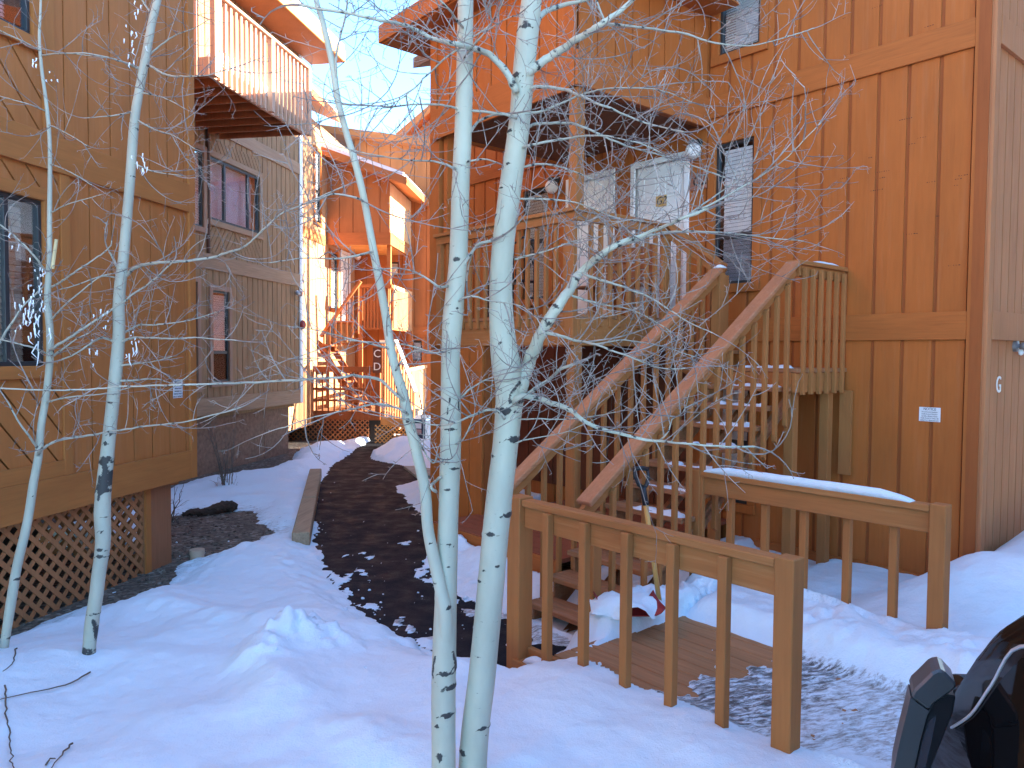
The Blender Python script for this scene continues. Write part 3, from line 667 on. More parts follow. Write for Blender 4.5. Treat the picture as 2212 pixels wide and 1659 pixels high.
for k in range(4, 13):
    v = VT-(12-k)*RUN; z = RISE*k + (0.002 if k == 12 else 0)
    # one irregular strip of snow per tread, thicker to the right
    m = MB(); n = 46; K = 7
    for i in range(n+1):
        tt = i/n; u = UL0+0.25+(UR0-0.02-UL0-0.25)*tt
        f = float(fbm(np.array([tt*6+k*3.1]), np.array([k*1.7]), 1.0, 3)[0]); e = min(1, tt*8, (1-tt)*14)
        hh = max(0, (0.012+0.03*f+0.022*tt*tt))*e - 0.0005; w = (0.11+0.10*f)*(0.5+0.5*e); vc = v+0.075+0.03*f
        for j in range(K):
            x = -1+2*j/(K-1); m.v.append(FR.P(u, vc+x*max(w, 0.03)/2, z+0.001+hh*max(0, 1-x*x)**0.5 - (0.002 if abs(x) == 1 else 0)))
    for i in range(n):
        for j in range(K-1): a = i*K+j; m.f.append([a, a+1, a+K+1, a+K])
    o = m.build('step_snow', M['snow'], None, smooth=True); tag(o, 'patchy snow strip lying on the %s of the brown outside stairs' % names[k], 'snow', 'snow lying on rails and steps')

# =================================================================== FOOTBRIDGE
DZ = 0.26; RT = 1.25; VN, VFAR = 3.27, 5.23; UB, UA = -3.76, -1.83
t = thing('boardwalk', FR.P(-2.8, 4.25, 0), 'short brown board bridge between the path and the car park, iced over at one end', 'boardwalk')
for k in range(13):
    v = 3.335+k*0.146; MB().box(FR, (-3.49, -1.80), (v, v+0.139), (DZ-0.04, DZ)).build('deck_board', M['deckb'], t, bevel=0.004)
m = MB(); m.box(FR, (-3.70, -1.80), (3.29, 3.33), (0.02, DZ-0.005)); m.box(FR, (-3.70, -1.8), (5.24, 5.28), (0.02, DZ-0.005)); m.box(FR, (-3.47, -3.43), (3.33, 5.2), (0.03, DZ-0.045)); m.build('rim_board', M['rail_1'], t, bevel=0.003)
MB().box(FR, (-3.74, -3.18), (3.19, 3.288), (0.10, 0.19)).build('side_ledger', M['rail_1'], t, bevel=0.003)
MB().box(FR, (-3.74, -3.18), (3.20, 3.288), (-0.03, 0.085)).build('side_ledger', M['rail_1'], t, bevel=0.003)
def bridge_rail(label, v, outer, nb, ext, snowy):
    t = thing('handrail_fence', FR.P(-2.8, v, 0.2), label, 'railing', 'railings of the board bridge')
    w = 0.062 if outer < 0 else 0.045
    MB().box(FR, (UB-w, UB+w), (v-w, v+w), (-0.15, RT+0.012 if outer < 0 else RT+0.012)).build('post', M['rail_z'], t, bevel=0.005)
    MB().box(FR, (UA-0.05+ext, UA+0.05+ext), (v-0.05, v+0.05), (0.0, RT+0.012)).build('post', M['rail_z'], t, bevel=0.005)
    MB().box(FR, (UB+w+0.001, UA-0.051+ext), (v-0.045, v+0.05), (RT-0.045, RT)).build('top_rail', M['rail_1'], t, bevel=0.006)
    so = -1 if outer < 0 else -1
    MB().box(FR, (UB+w+0.001, UA-0.051+ext), (v-0.020, v+0.018), (RT-0.185, RT-0.046)).build('under_rail', M['rail_1'], t, bevel=0.004)
    for u in nb:
        if outer < 0: MB().box(FR, (u-0.027, u+0.027), (v-0.072, v-0.0205), (0.14, RT-0.046)).build('baluster', M['rail_z'], t, bevel=0.004)
        else: MB().box(FR, (u-0.027, u+0.027), (v+0.0185, v+0.068), (0.16, RT-0.06)).build('baluster', M['rail_z'], t, bevel=0.004)
    return t
bridge_rail('near railing of the board bridge, brown with pale worn paint on its top edge', VN, -1, [-3.44, -3.12, -2.79, -2.47, -2.15], 0.0, False)
fr_ = bridge_rail('far railing of the board bridge, with a long ridge of snow on top', VFAR, 1, [-3.47, -3.16, -2.84, -2.51, -2.19], -0.06, True)
snow_cap('rail_snow', 'long smooth ridge of snow along the far railing of the board bridge', FR.P(UB+0.06, VFAR+0.003, RT), FR.P(-2.06, VFAR+0.003, RT), 0.095, 0.052, 2, 0.22, 90, 0.12)
snow_cap('rail_snow', 'little heap of snow on the ledge at the foot of the near railing', FR.P(-3.66, 3.245, 0.191), FR.P(-3.33, 3.245, 0.191), 0.075, 0.05, 6, 0.08, 24)

# =================================================================== LEFT NEAR BUILDING
b = thing('apartment_building', FL.P(3.0, -6, 0), 'tan-brown timber condo at the left edge with lattice skirting under its wall', 'building')
p = -4.9
wl = (3.0, 5.26); wu = (3.0, 5.18)
ops = [(wl[0], wl[1], 2.08, 3.40), (wu[0], wu[1], 4.66, 6.1), (wl[0]-0.1, 5.44, 1.16, 2.0), (wl[0]-0.1, 5.44, 3.49, 3.66), (wu[0]-0.1, 5.28, 3.95, 4.57)]
siding(b, FL, 'a', p, 1, -4.0, 7.26, 0.86, 8.4, ops, 0.267, 0.016, M['l1_side'], M['l1_back'], phase=-0.035+0.267*0.5)
MB().box(FL, (-4, 7.161), (p+0.0145, p+0.048), (3.66, 3.95)).build('band_board', M['l1_trim'], b, bevel=0.004)
MB().box(FL, (-4, 7.161), (p+0.0145, p+0.044), (0.86, 1.16)).build('band_board', M['l1_trim'], b, bevel=0.004)
MB().box(FL, (7.162, 7.265), (p+0.0145, p+0.044), (0.86, 8.4)).build('corner_board', M['l1_trimz'], b, bevel=0.003)
diag(b, FL, 'a', p, 1, 2.9, 5.44, 1.16, 2.0, M['l1_side'], 0.24, 0.022, -1, 1.15)
diag(b, FL, 'a', p, 1, 2.9, 5.44, 3.49, 3.66, M['l1_side'], 0.24, 0.022, -1, 1.15)
diag(b, FL, 'a', p, 1, 2.9, 5.28, 3.95, 4.57, M['l1_side'], 0.24, 0.022, -1, 1.15)
for (a0, a1, z0, z1) in ((5.44, 5.54, 1.16, 3.66), (5.28, 5.40, 3.95, 8.4)):
    MB().box(FL, (a0, a1), (p+0.0145, p+0.036), (z0+0.0005, z1-0.0005)).build('upright_trim', M['l1_trimz'], b, bevel=0.003)
MB().box(FL, (2.9, 5.44), (p+0.0145, p+0.036), (1.1605, 1.29)).build('panel_trim', M['l1_trim'], b, bevel=0.003)
window(b, FL, 'a', p, 1, wl[0], wl[1], 2.08, 3.40, trim=0.10, tm='l1_trim', mulls=(4.93,), blind='blind_t', blo=(3.1, 5.10), slat=0.05)
window(b, FL, 'a', p, 1, wu[0], wu[1], 4.66, 6.1, trim=0.10, tm='l1_trim', mulls=(4.85,), blind='blind', blo=(3.1, 4.98), slat=0.03)
m = MB(); m.box(FL, (7.16, 7.26), (-12, p), (0.86, 8.4)); m.box(FL, (-4, 7.16), (-12.1, -12), (0.86, 8.4)); m.box(FL, (-4.1, -4), (-12, p), (0.86, 8.4)); m.box(FL, (-4, 7.16), (-12, p-0.11), (0.80, 0.858)); m.build('rear_wall', M['l1_side'], b)
roofslab(b, FL, (-4.6, 7.8), [(-12.6, 8.3), (-8.5, 10.2), (-4.3, 8.3)], 0.18, M['roof'])
# skirting: lattice panels and a solid pier
lattice(b, FL, 'a', p-0.10, 1, 2.0, 6.56, 0.0, 0.858, 'lat', 0.098, 0.040)
MB().box(FL, (6.562, 6.98), (p-0.16, p-0.075), (-0.05, 0.858)).build('pier', wood('pier_panel', (0.30, 0.135, 0.07), var=0.15), b)
MB().box(FL, (6.562, 6.64), (p-0.0745, p-0.055), (0.0, 0.858)).build('pier_trim', M['l1_trimz'], b)
lattice(b, FL, 'b', 6.99, 1, -7.6, p-0.16, 0.0, 0.858, 'lat', 0.098, 0.040)
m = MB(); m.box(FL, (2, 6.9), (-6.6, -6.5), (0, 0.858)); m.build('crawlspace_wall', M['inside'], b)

# =================================================================== LEFT FAR BUILDING (weathered)
b = thing('apartment_building', FL.P(12.5, -9, 0), 'weathered grey-brown timber condo with a sunlit balcony, beyond the tan one', 'building')
p = -7.8; A0, A1 = 7.4, 15.5
ops = [(12.11, 12.63, 1.67, 3.30), (12.05, 13.72, 4.53, 5.64), (11.3, 11.86, 4.35, 5.66), (11.2, 11.66, 1.6, 3.4),
       (12.0, 13.8, 5.75, 5.98), (12.0, 13.8, 3.98, 4.44)]
siding(b, FL, 'a', p, 1, A0, A1, 1.1, 8.75, ops, 0.19, 0.022, M['l2_side'], M['l2_back'])
for z0, z1 in ((1.10, 1.40), (3.65, 3.92), (6.08, 6.32)):
    MB().box(FL, (A0, A1-0.1), (p+0.0145, p+0.045), (z0, z1)).build('band_board', M['l2_trim'], b, bevel=0.004)
MB().box(FL, (A1-0.099, A1+0.02), (p+0.0145, p+0.045), (1.1, 8.75)).build('corner_board', M['white'], b, bevel=0.003)
diag(b, FL, 'a', p, 1, 12.0, 13.8, 5.75, 5.98, M['l2_side'], 0.13, 0.02, -1, 1.4)
diag(b, FL, 'a', p, 1, 12.0, 12.85, 3.98, 4.44, M['l2_side'], 0.13, 0.02, 1, 1.4)
diag(b, FL, 'a', p, 1, 12.86, 13.8, 3.98, 4.44, M['l2_side'], 0.13, 0.02, -1, 1.4)
window(b, FL, 'a', p, 1, 12.05, 13.72, 4.53, 5.64, trim=0.10, tm='l2_trim', mulls=(12.55, 13.35), blind=None, gl='glass_r', fw=0.05)
m = MB(); m.box(FL, (12.12, 13.66), (p-0.12, p-0.15), (4.55, 5.6)); m.build('curtain_and_reflection', M['curtain_and_reflection'], b)  # added pale sheet; its colour imitates a sky and snow reflection
window(b, FL, 'a', p, 1, 12.11, 12.63, 1.67, 3.30, trim=0.09, tm='l2_trimz', sash=2.2, blind='blind', screen=True, slat=0.04)
window(b, FL, 'a', p, 1, 11.3, 11.86, 4.35, 5.66, trim=0.09, tm='l2_trimz', blind='blind')
window(b, FL, 'a', p, 1, 11.2, 11.66, 1.6, 3.4, trim=0.09, tm='l2_trimz', blind=None)
MB().box(FL, (11.96, 12.02), (p+0.0145, p+0.06), (3.93, 6.07)).build('downpipe', M['l2_back'], b, bevel=0.01)
siding(b, FL, 'a', p-0.2, 1, A0, 15.25, -0.1, 1.1, [], 2.4, 0.02, M['stucco'], M['l2_back'], name='foundation', phase=0.35)
m = MB(); m.box(FL, (15.2, 15.3), (-13, p-0.2), (-0.1, 1.1)); m.build('foundation', M['stucco'], b)
m = MB(); m.box(FL, (A1-0.1, A1), (-14, p), (1.1, 8.75)); m.box(FL, (A0-0.1, A0), (-14, p), (1.1, 8.75)); m.box(FL, (A0, A1), (-14.1, -14), (0, 8.75)); m.box(FL, (A0, A1-0.1), (-14, p-0.11), (1.02, 1.09)); m.build('rear_wall', M['l2_side'], b)
roofslab(b, FL, (A0-0.4, A1+0.5), [(-14.8, 8.6), (-10.5, 11.2), (-7.0, 8.72)], 0.16, M['roof'])
MB().box(FL, (A0-0.4, A1+0.5), (-7.0, -6.96), (8.66, 8.9)).build('eave_fascia', wood('eave_yellow', (0.55, 0.30, 0.10), 'h', AL, var=0.12), b, bevel=0.003)
MB().box(FL, (A0-0.4, A1+0.5), (p+0.02, -7.001), (8.66, 8.70)).build('soffit', M['joist'], b)
sn = roofslab(b, FL, (A0-0.38, A1+0.48), [(-10.5, 11.37), (-6.99, 8.90)], 0.14, M['snow'], 'roof_snow')
# balcony: a part with its own sub-parts
BA0, BA1, BB, BZ = 9.5, 12.35, -6.1, 6.18
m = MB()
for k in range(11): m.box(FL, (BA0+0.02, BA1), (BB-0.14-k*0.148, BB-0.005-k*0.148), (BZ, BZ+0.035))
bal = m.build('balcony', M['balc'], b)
for k in range(9):
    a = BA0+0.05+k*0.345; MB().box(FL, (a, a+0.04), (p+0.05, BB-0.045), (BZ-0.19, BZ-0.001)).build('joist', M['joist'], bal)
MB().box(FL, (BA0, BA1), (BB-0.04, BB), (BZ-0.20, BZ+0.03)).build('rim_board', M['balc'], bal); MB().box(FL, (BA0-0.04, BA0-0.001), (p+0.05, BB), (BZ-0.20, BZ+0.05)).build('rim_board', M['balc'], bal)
MB().box(FL, (BA0-0.05, BA1+0.03), (BB-0.05, BB+0.09), (7.10, 7.14)).build('top_rail', M['balc'], bal, bevel=0.004)
MB().box(FL, (BA0-0.10, BA0+0.03), (p+0.05, BB-0.051), (7.10, 7.14)).build('top_rail', M['balc'], bal, bevel=0.004)
for a in (BA0-0.02, 11.02, BA1-0.06): MB().box(FL, (a, a+0.10), (BB+0.005, BB+0.085), (BZ-0.2, 7.099)).build('post', M['balc'], bal, bevel=0.003)
n = 0
for k in range(22):
    a = BA0+0.16+k*0.134
    if abs(a-11.05) < 0.09 or a > BA1-0.1: continue
    MB().box(FL, (a, a+0.042), (BB+0.005, BB+0.045), (BZ-0.2, 7.099)).build('picket', M['balc'], bal)
for k in range(3):
    bb = BB-0.20-k*0.42; MB().box(FL, (BA0-0.08, BA0-0.041), (bb, bb+0.042), (BZ-0.2, 7.099)).build('picket', M['balc'], bal)
snow_cap('balcony_snow', 'heap of snow piled on the floor of the sunlit balcony', FL.P(9.62, -6.24, BZ+0.036), FL.P(11.4, -6.24, BZ+0.036), 0.24, 0.27, 5, 0.3, 60, 0.5)

# =================================================================== FAR BUILDING
b = thing('apartment_building', FF.P(22, -5, 0), 'bright orange timber condo at the end of the path, partly in sun', 'building')
WB, AF, AW = -6.64, 19.5, 22.0
BR = -4.95
DK = 3.07
# left wing wall (faces right)
siding(b, FF, 'b' if False else 'a', WB, 1, 16.2, AW, 0.4, 8.0, [(18.55, 18.95, 5.5, 7.3), (20.7, 21.4, DK, 5.0), (19.75, 20.3, 3.4, 4.9)], 0.2, 0.016, M['f_wing'], M['l2_back'], name='wing_wall')
window(b, FF, 'a', WB, 1, 18.55, 18.95, 5.5, 7.3, trim=0.08, tm='r_trimz', sash=6.3, blind='blind')
window(b, FF, 'a', WB, 1, 19.75, 20.3, 3.4, 4.9, trim=0.08, tm='r_trimz', blind='blind')
m = MB(); m.box(FF, (20.7, 21.4), (WB-0.04, WB-0.01), (DK, 5.0)); dd = m.build('door', M['white_door'], b)
m = MB(); m.box(FF, (20.62, 20.7), (WB+0.015, WB+0.04), (DK, 5.0)); m.box(FF, (21.4, 21.48), (WB+0.015, WB+0.04), (DK, 5.0)); m.box(FF, (20.62, 21.48), (WB+0.015, WB+0.04), (5.0, 5.08)); m.build('door_frame', M['white_door'], b)
MB().box(FF, (16.2, 19.3), (WB+0.0145, WB+0.04), (5.0, 5.25)).build('band_board', wood('trim_far_along', (0.42, 0.16, 0.055), 'h', AF1), b)
# main wall (faces the viewer)
siding(b, FF, 'b', AW, -1, WB, 3.5, -0.2, 8.6, [(-5.6, -5.3, 4.5, 4.9), (-4.9, -4.6, 2.0, 2.6)], 0.36, 0.02, M['f_side'], M['f_back'], name='wall')
window(b, FF, 'b', AW, -1, -5.6, -5.3, 4.5, 4.9, trim=0.06, tm='f_trim', blind='blind')
window(b, FF, 'b', AW, -1, -4.9, -4.6, 2.0, 2.6, trim=0.06, tm='f_trim', blind='blind')
MB().box(FF, (AW-0.0145, AW-0.045), (-4.9, 3.4), (2.75, 3.0)).build('band_board', M['f_trim'], b)
m = MB(); m.box(FF, (AW+4, AW+4.1), (WB-4, 3.5), (0, 7.4)); m.box(FF, (AW+0.1, AW+4), (3.4, 3.5), (0, 7.4)); m.box(FF, (16.2, AW+4), (WB-4.1, WB-4), (0, 7.4)); m.box(FF, (16.1, 16.2), (WB-4, WB), (0.4, 8.0)); m.build('rear_wall', M['f_side'], b)
# projecting upper box
rz = lambda bb: 7.30 + (bb-WB)*(-0.36)
siding(b, FF, 'b', AF, -1, WB, BR, 5.08, 7.6, [], 0.36, 0.02, M['f_side'], M['f_back'], clips=[(0.36, 1, 7.30+0.36*WB+0.0)], name='projecting_wall')
siding(b, FF, 'a', BR, 1, AF, AW-0.02, 5.08, 6.66, [(20.1, 20.2, 5, 5)], 0.2, 0.016, M['f_sunlit'], M['f_back'], name='projecting_wall')
MB().box(FF, (AF-0.0145, AF-0.045), (WB+0.04, BR+0.04), (5.04, 5.36)).build('fascia', M['f_trim'], b); MB().box(FF, (AF-0.044, AW-0.03), (BR+0.0145, BR+0.0395), (5.04, 5.36)).build('fascia', M['f_side'], b)
MB().box(FF, (AF, AW-0.03), (WB+0.015, BR-0.0), (5.1, 5.13)).build('soffit', wood('soffit_yellow', (0.60, 0.30, 0.09), 'h', AF2, var=0.1), b)
def frslab(par, a0, a1, b0, b1, z0f, th, mat, nm):
    m = MB(); m.prism([FF.P(a0, b0, z0f(b0)), FF.P(a0, b1, z0f(b1)), FF.P(a0, b1, z0f(b1)+th), FF.P(a0, b0, z0f(b0)+th)], [FF.P(a1, b0, z0f(b0)), FF.P(a1, b1, z0f(b1)), FF.P(a1, b1, z0f(b1)+th), FF.P(a1, b0, z0f(b0)+th)]); return m.build(nm, mat, par)
frslab(b, AF-0.45, AW+0.5, WB-0.2, BR+0.55, rz, 0.20, M['f_trim'], 'roof'); frslab(b, AF-0.40, AW+0.45, WB-0.1, BR+0.45, lambda q: rz(q)+0.2, 0.10, M['snow'], 'roof_snow')
frslab(b, 16.0, AF-0.46, WB-4.2, WB+0.55, lambda q: 8.05+(WB+0.55-q)*0.45, 0.18, M['f_trim'], 'roof'); frslab(b, 16.1, AF-0.5, WB-4.0, WB+0.50, lambda q: 8.23+(WB+0.5-q)*0.45, 0.10, M['snow'], 'roof_snow')
frslab(b, AW-0.4, AW+4.5, WB-4.2, 4.0, lambda q: 9.1-(q-WB)*0.2 if q > WB else 9.1, 0.2, M['f_trim'], 'roof'); 
b2 = thing('apartment_building', FF.P(29, -5.2, 0), 'steep gabled orange roof top showing above the far condo', 'building')
pk = (-5.15, 10.8); le = (-6.5, 9.7); ri = (-2.0, 7.6)
MB().plane_prism(FF, 'b', [(-6.3, 0), (-2.3, 0), (-2.3, ri[1]+0.1), pk, (-6.3, le[1]+0.1)], 27.0, 33.0).build('wall', M['f_side'], b2)
m = MB()
for q0, q1 in ((le, pk), (pk, ri)):
    m.prism([FF.P(26.5, q0[0], q0[1]), FF.P(26.5, q1[0], q1[1]), FF.P(26.5, q1[0], q1[1]+0.28), FF.P(26.5, q0[0], q0[1]+0.28)], [FF.P(33.3, q0[0], q0[1]), FF.P(33.3, q1[0], q1[1]), FF.P(33.3, q1[0], q1[1]+0.28), FF.P(33.3, q0[0], q0[1]+0.28)])
m.build('roof', M['f_trim'], b2)
m = MB(); m.prism([FF.P(26.55, pk[0], pk[1]+0.285), FF.P(26.55, ri[0], ri[1]+0.285), FF.P(26.55, ri[0], ri[1]+0.43), FF.P(26.55, pk[0], pk[1]+0.43)], [FF.P(33.2, pk[0], pk[1]+0.285), FF.P(33.2, ri[0], ri[1]+0.285), FF.P(33.2, ri[0], ri[1]+0.43), FF.P(33.2, pk[0], pk[1]+0.43)]); m.build('roof_snow', M['snow'], b2)

# far porch: upper deck, lower deck, stairs
def pickets(par, p, q, n, z0f, z1f, w=0.04, mat='f_side', nm='picket'):
    p, q = Vector(p), Vector(q); d = (q-p).normalized()
    for k in range(n):
        t = (k+0.5)/n; c = p.lerp(q, t); 
        MB().beam((c.x, c.y, z0f(t)), (c.x, c.y, z1f(t)), w, w*0.9, (d.x, d.y, 0)).build(nm, M[mat], par)
t = thing('raised_deck', FF.P(20.7, -5.6, 0.7), 'sunlit upper timber deck with picket railing on the far orange building', 'deck')
MB().box(FF, (AF+0.1, AW-0.03), (WB+0.03, BR), (DK-0.05, DK)).build('floor_boards', M['f_trim'], t)
m = MB(); m.box(FF, (AF+0.04, AF+0.09), (WB+0.9, BR), (DK-0.24, DK)); m.box(FF, (AF+0.1, AW-0.05), (BR+0.001, BR+0.05), (DK-0.24, DK)); m.build('rim_beam', M['f_side'], t)
MB().box(FF, (AF-0.04, AF+0.10), (-5.75, BR+0.07), (DK+0.86, DK+0.94)).build('top_rail', M['f_trim'], t); MB().box(FF, (AF+0.11, AW-0.05), (BR-0.05, BR+0.09), (DK+0.84, DK+0.94)).build('top_rail', M['f_sunlit'], t)
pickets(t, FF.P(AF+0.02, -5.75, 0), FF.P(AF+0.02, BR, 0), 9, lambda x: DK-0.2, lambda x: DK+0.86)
pickets(t, FF.P(AF+0.1, BR+0.07, 0), FF.P(AW-0.05, BR+0.07, 0), 18, lambda x: DK-0.2, lambda x: DK+0.84, 0.04, 'f_sunlit')
for q in ((AF+0.0, BR-0.1), (AF+0.0, -5.8)): MB().box(FF, (q[0]+0.04, q[0]+0.14), (q[1], q[1]+0.1), (0.7, DK+0.86)).build('post', M['f_side'], t)
MB().box(FF, (AW-0.2, AW-0.08), (BR-0.02, BR+0.1), (0, 5.04)).build('post', M['f_side'], t)
MB().box(FF, (AF+0.12, AF+0.22), (BR-0.1, BR), (DK+0.94, 5.08)).build('post', M['f_side'], t)
t = thing('porch_platform', FF.P(19.8, -5.4, 0), 'lower timber deck with lattice skirting at the far orange building', 'platform')
LZ = 0.75
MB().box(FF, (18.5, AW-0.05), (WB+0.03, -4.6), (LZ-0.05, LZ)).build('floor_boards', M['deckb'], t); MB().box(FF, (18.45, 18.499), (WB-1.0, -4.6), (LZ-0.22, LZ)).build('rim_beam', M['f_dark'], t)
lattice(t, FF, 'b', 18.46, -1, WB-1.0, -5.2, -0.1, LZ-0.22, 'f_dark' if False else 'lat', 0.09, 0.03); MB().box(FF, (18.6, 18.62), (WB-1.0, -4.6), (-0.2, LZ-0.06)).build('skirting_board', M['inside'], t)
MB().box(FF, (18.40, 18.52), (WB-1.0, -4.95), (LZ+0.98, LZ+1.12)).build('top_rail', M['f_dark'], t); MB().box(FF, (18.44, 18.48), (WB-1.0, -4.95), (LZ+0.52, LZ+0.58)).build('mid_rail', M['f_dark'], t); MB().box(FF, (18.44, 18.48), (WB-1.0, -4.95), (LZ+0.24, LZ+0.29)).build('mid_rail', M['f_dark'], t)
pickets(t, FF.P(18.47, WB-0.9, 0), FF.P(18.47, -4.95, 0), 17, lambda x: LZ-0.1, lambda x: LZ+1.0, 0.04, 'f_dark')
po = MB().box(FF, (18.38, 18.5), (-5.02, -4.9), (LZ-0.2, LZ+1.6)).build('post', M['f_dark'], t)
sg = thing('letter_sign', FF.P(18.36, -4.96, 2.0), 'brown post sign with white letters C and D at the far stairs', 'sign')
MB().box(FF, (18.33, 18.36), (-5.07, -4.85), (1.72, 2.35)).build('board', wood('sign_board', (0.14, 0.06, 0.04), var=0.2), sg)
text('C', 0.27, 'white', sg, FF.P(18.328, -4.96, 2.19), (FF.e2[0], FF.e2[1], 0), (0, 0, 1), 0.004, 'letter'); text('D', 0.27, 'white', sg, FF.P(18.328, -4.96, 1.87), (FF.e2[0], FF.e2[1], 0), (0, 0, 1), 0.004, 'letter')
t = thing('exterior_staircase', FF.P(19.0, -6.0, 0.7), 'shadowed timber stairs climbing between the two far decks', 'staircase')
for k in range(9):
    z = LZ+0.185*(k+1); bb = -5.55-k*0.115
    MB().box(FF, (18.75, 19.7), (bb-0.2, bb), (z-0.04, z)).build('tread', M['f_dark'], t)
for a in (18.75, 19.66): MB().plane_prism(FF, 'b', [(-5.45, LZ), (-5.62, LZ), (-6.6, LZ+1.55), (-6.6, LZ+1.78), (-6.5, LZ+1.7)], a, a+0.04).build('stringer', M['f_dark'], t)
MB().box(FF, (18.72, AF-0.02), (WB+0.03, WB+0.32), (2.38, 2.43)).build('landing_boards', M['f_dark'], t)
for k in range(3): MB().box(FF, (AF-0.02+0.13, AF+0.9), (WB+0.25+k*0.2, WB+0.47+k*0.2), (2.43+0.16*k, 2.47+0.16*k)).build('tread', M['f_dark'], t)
MB().beam(FF.P(18.75, WB+0.1, 2.62), FF.P(18.75, -5.5, 4.02), 0.1, 0.07).build('handrail', M['f_trim'], t)
pickets(t, FF.P(18.78, WB+0.1, 0), FF.P(18.78, -5.5, 0), 7, lambda x: 2.0+x*0.75, lambda x: 2.62+x*1.4, 0.04, 'f_side')
t = thing('handrail_fence', FF.P(17.6, -4.4, 0), 'tall slatted stair screen with a sloping rail beside the letter sign', 'railing', 'far slatted railings')
zt = lambda x: 2.45 - 1.15*max(0, (x-0.45)/0.55)
pickets(t, FF.P(18.2, -4.82, 0), FF.P(17.2, -3.75, 0), 13, lambda x: 0.62, zt, 0.038, 'f_side')
MB().beam(FF.P(18.2, -4.82, 2.5), FF.P(17.75, -4.34, 2.5), 0.10, 0.06).build('top_rail', M['white'], t); MB().beam(FF.P(17.75, -4.34, 2.5), FF.P(17.2, -3.75, 1.32), 0.09, 0.05).build('top_rail', M['white'], t)
MB().beam(FF.P(18.2, -4.82, 0.55), FF.P(17.2, -3.75, 0.55), 0.05, 0.2).build('bottom_rail', M['lat_f'], t)
lattice(t, FF, 'b', 18.1, -1, -4.95, -3.6, -0.1, 0.45, 'lat_f', 0.075, 0.024)
t = thing('handrail_fence', FF.P(19.8, -4.2, 0), 'sunlit yellow slatted railing running back along the far path', 'railing', 'far slatted railings')
p_, q_ = Vector((-2.86, 19.0, 0)), Vector((-2.52, 22.0, 0))
pickets(t, p_, q_, 22, lambda x: 0.35+0.25*x, lambda x: 1.72+0.1*x, 0.05, 'f_sunlit')
MB().beam(p_+Vector((0, 0, 1.74)), q_+Vector((0, 0, 1.84)), 0.10, 0.08).build('top_rail', M['f_sunlit'], t)
MB().beam(p_+Vector((0, 0, 0.35)), q_+Vector((0, 0, 0.6)), 0.04, 0.14).build('bottom_rail', M['f_sunlit'], t)

# =================================================================== unseen neighbours, added and sized to shade the yard
b = thing('apartment_building', (13.5, 1.0, 0), 'unseen brown condo added beyond the car park to shade the yard', 'building')
FX = Fr(0, 90)
MB().box(FX, (-8, 9.5), (9, 18), (0, 8.4)).build('wall', M['r_side'], b); roofslab(b, FX, (-8.4, 9.9), [(8.4, 8.2), (13.5, 11.6), (18.6, 8.2)], 0.2, M['roof'])  # wall and roof of the added unseen condo
b = thing('apartment_building', (7.5, 15.4, 0), 'unseen brown condo added behind the right building to shade the weathered wall', 'building')  # unseen block, ridge raised to keep sun off the weathered wall
MB().box(FX, (13.6, 17.3), (3, 12), (0, 7.4)).build('wall', M['r_side'], b); roofslab(b, FX, (13.5, 17.4), [(2.6, 7.2), (7.5, 10.9), (12.4, 7.2)], 0.2, M['roof'])  # wall and roof of the added unseen condo

t = thing('shade_pine', (2.1, 18.6, 0), 'unseen pine added behind the right building to shade the far wing', 'tree')  # unseen tree, crown placed only to shade the upper wing wall
m = MB(); m.tube([(2.1, 18.6, -0.1), (2.12, 18.6, 4), (2.1, 18.62, 11.5)], [0.16, 0.12, 0.03], 10); m.build('trunk', M['shrubt'], t)
m = MB(); rr = random.Random(2)
for k in range(2600):
    z = rr.uniform(7.5, 11.8); R0 = 0.85*(1-((z-7.5)/4.6)**1.6)*rr.random()**0.4; a = rr.uniform(0, 6.28); q = Vector((2.1+R0*math.cos(a), 18.6+R0*math.sin(a), z)); o = Vector((math.cos(a), math.sin(a), rr.uniform(-0.6, 0.2)))*rr.uniform(0.12, 0.25); s = Vector((-math.sin(a), math.cos(a), rr.gauss(0, .4)))*0.05
    i = len(m.v); m.v += [tuple(q-s), tuple(q+s), tuple(q+o)]; m.f.append([i, i+1, i+2])
m.build('shade_pine_crown', plain('shade_pine_needles', (0.03, 0.055, 0.025), 0.8, var=0.4), t)

# =================================================================== GROUND
def sheet(name, pts, z, mat):
    me = bpy.data.meshes.new(name); me.from_pydata([(p[0], p[1], z) for p in pts], [], [list(range(len(pts)))])
    bm = bmesh.new(); bm.from_mesh(me); bmesh.ops.triangulate(bm, faces=bm.faces); bmesh.ops.recalc_face_normals(bm, faces=bm.faces)
    for f in bm.faces:
        if f.normal.z < 0: f.normal_flip()
    bm.to_mesh(me); bm.free()
    me.materials.append(mat); o = bpy.data.objects.new(name, me); COL.objects.link(o); return tag(o, kind='structure')
sheet('ground', [(-300, -300), (300, -300), (300, 300), (-300, 300)], -0.10, plain('packed_snow', (0.74, 0.77, 0.82), 0.8, var=0.05))
sheet('gravel_bed', [(-9.5, 0), (6.5, 0), (6.5, 27), (-9.5, 27)], 0.0012, M['gravel'])
ap = [(905, 930), (790, 938), (640, 1010), (625, 1180), (650, 1270), (760, 1360), (860, 1450), (1000, 1530), (1200, 1545), (1290, 1400), (1110, 1270), (1020, 1190), (965, 1080), (1010, 1040), (965, 1000), (935, 945)]
sheet('asphalt_path', [unp(x, y)[:2] for x, y in ap], 0.005, M['asphalt'])
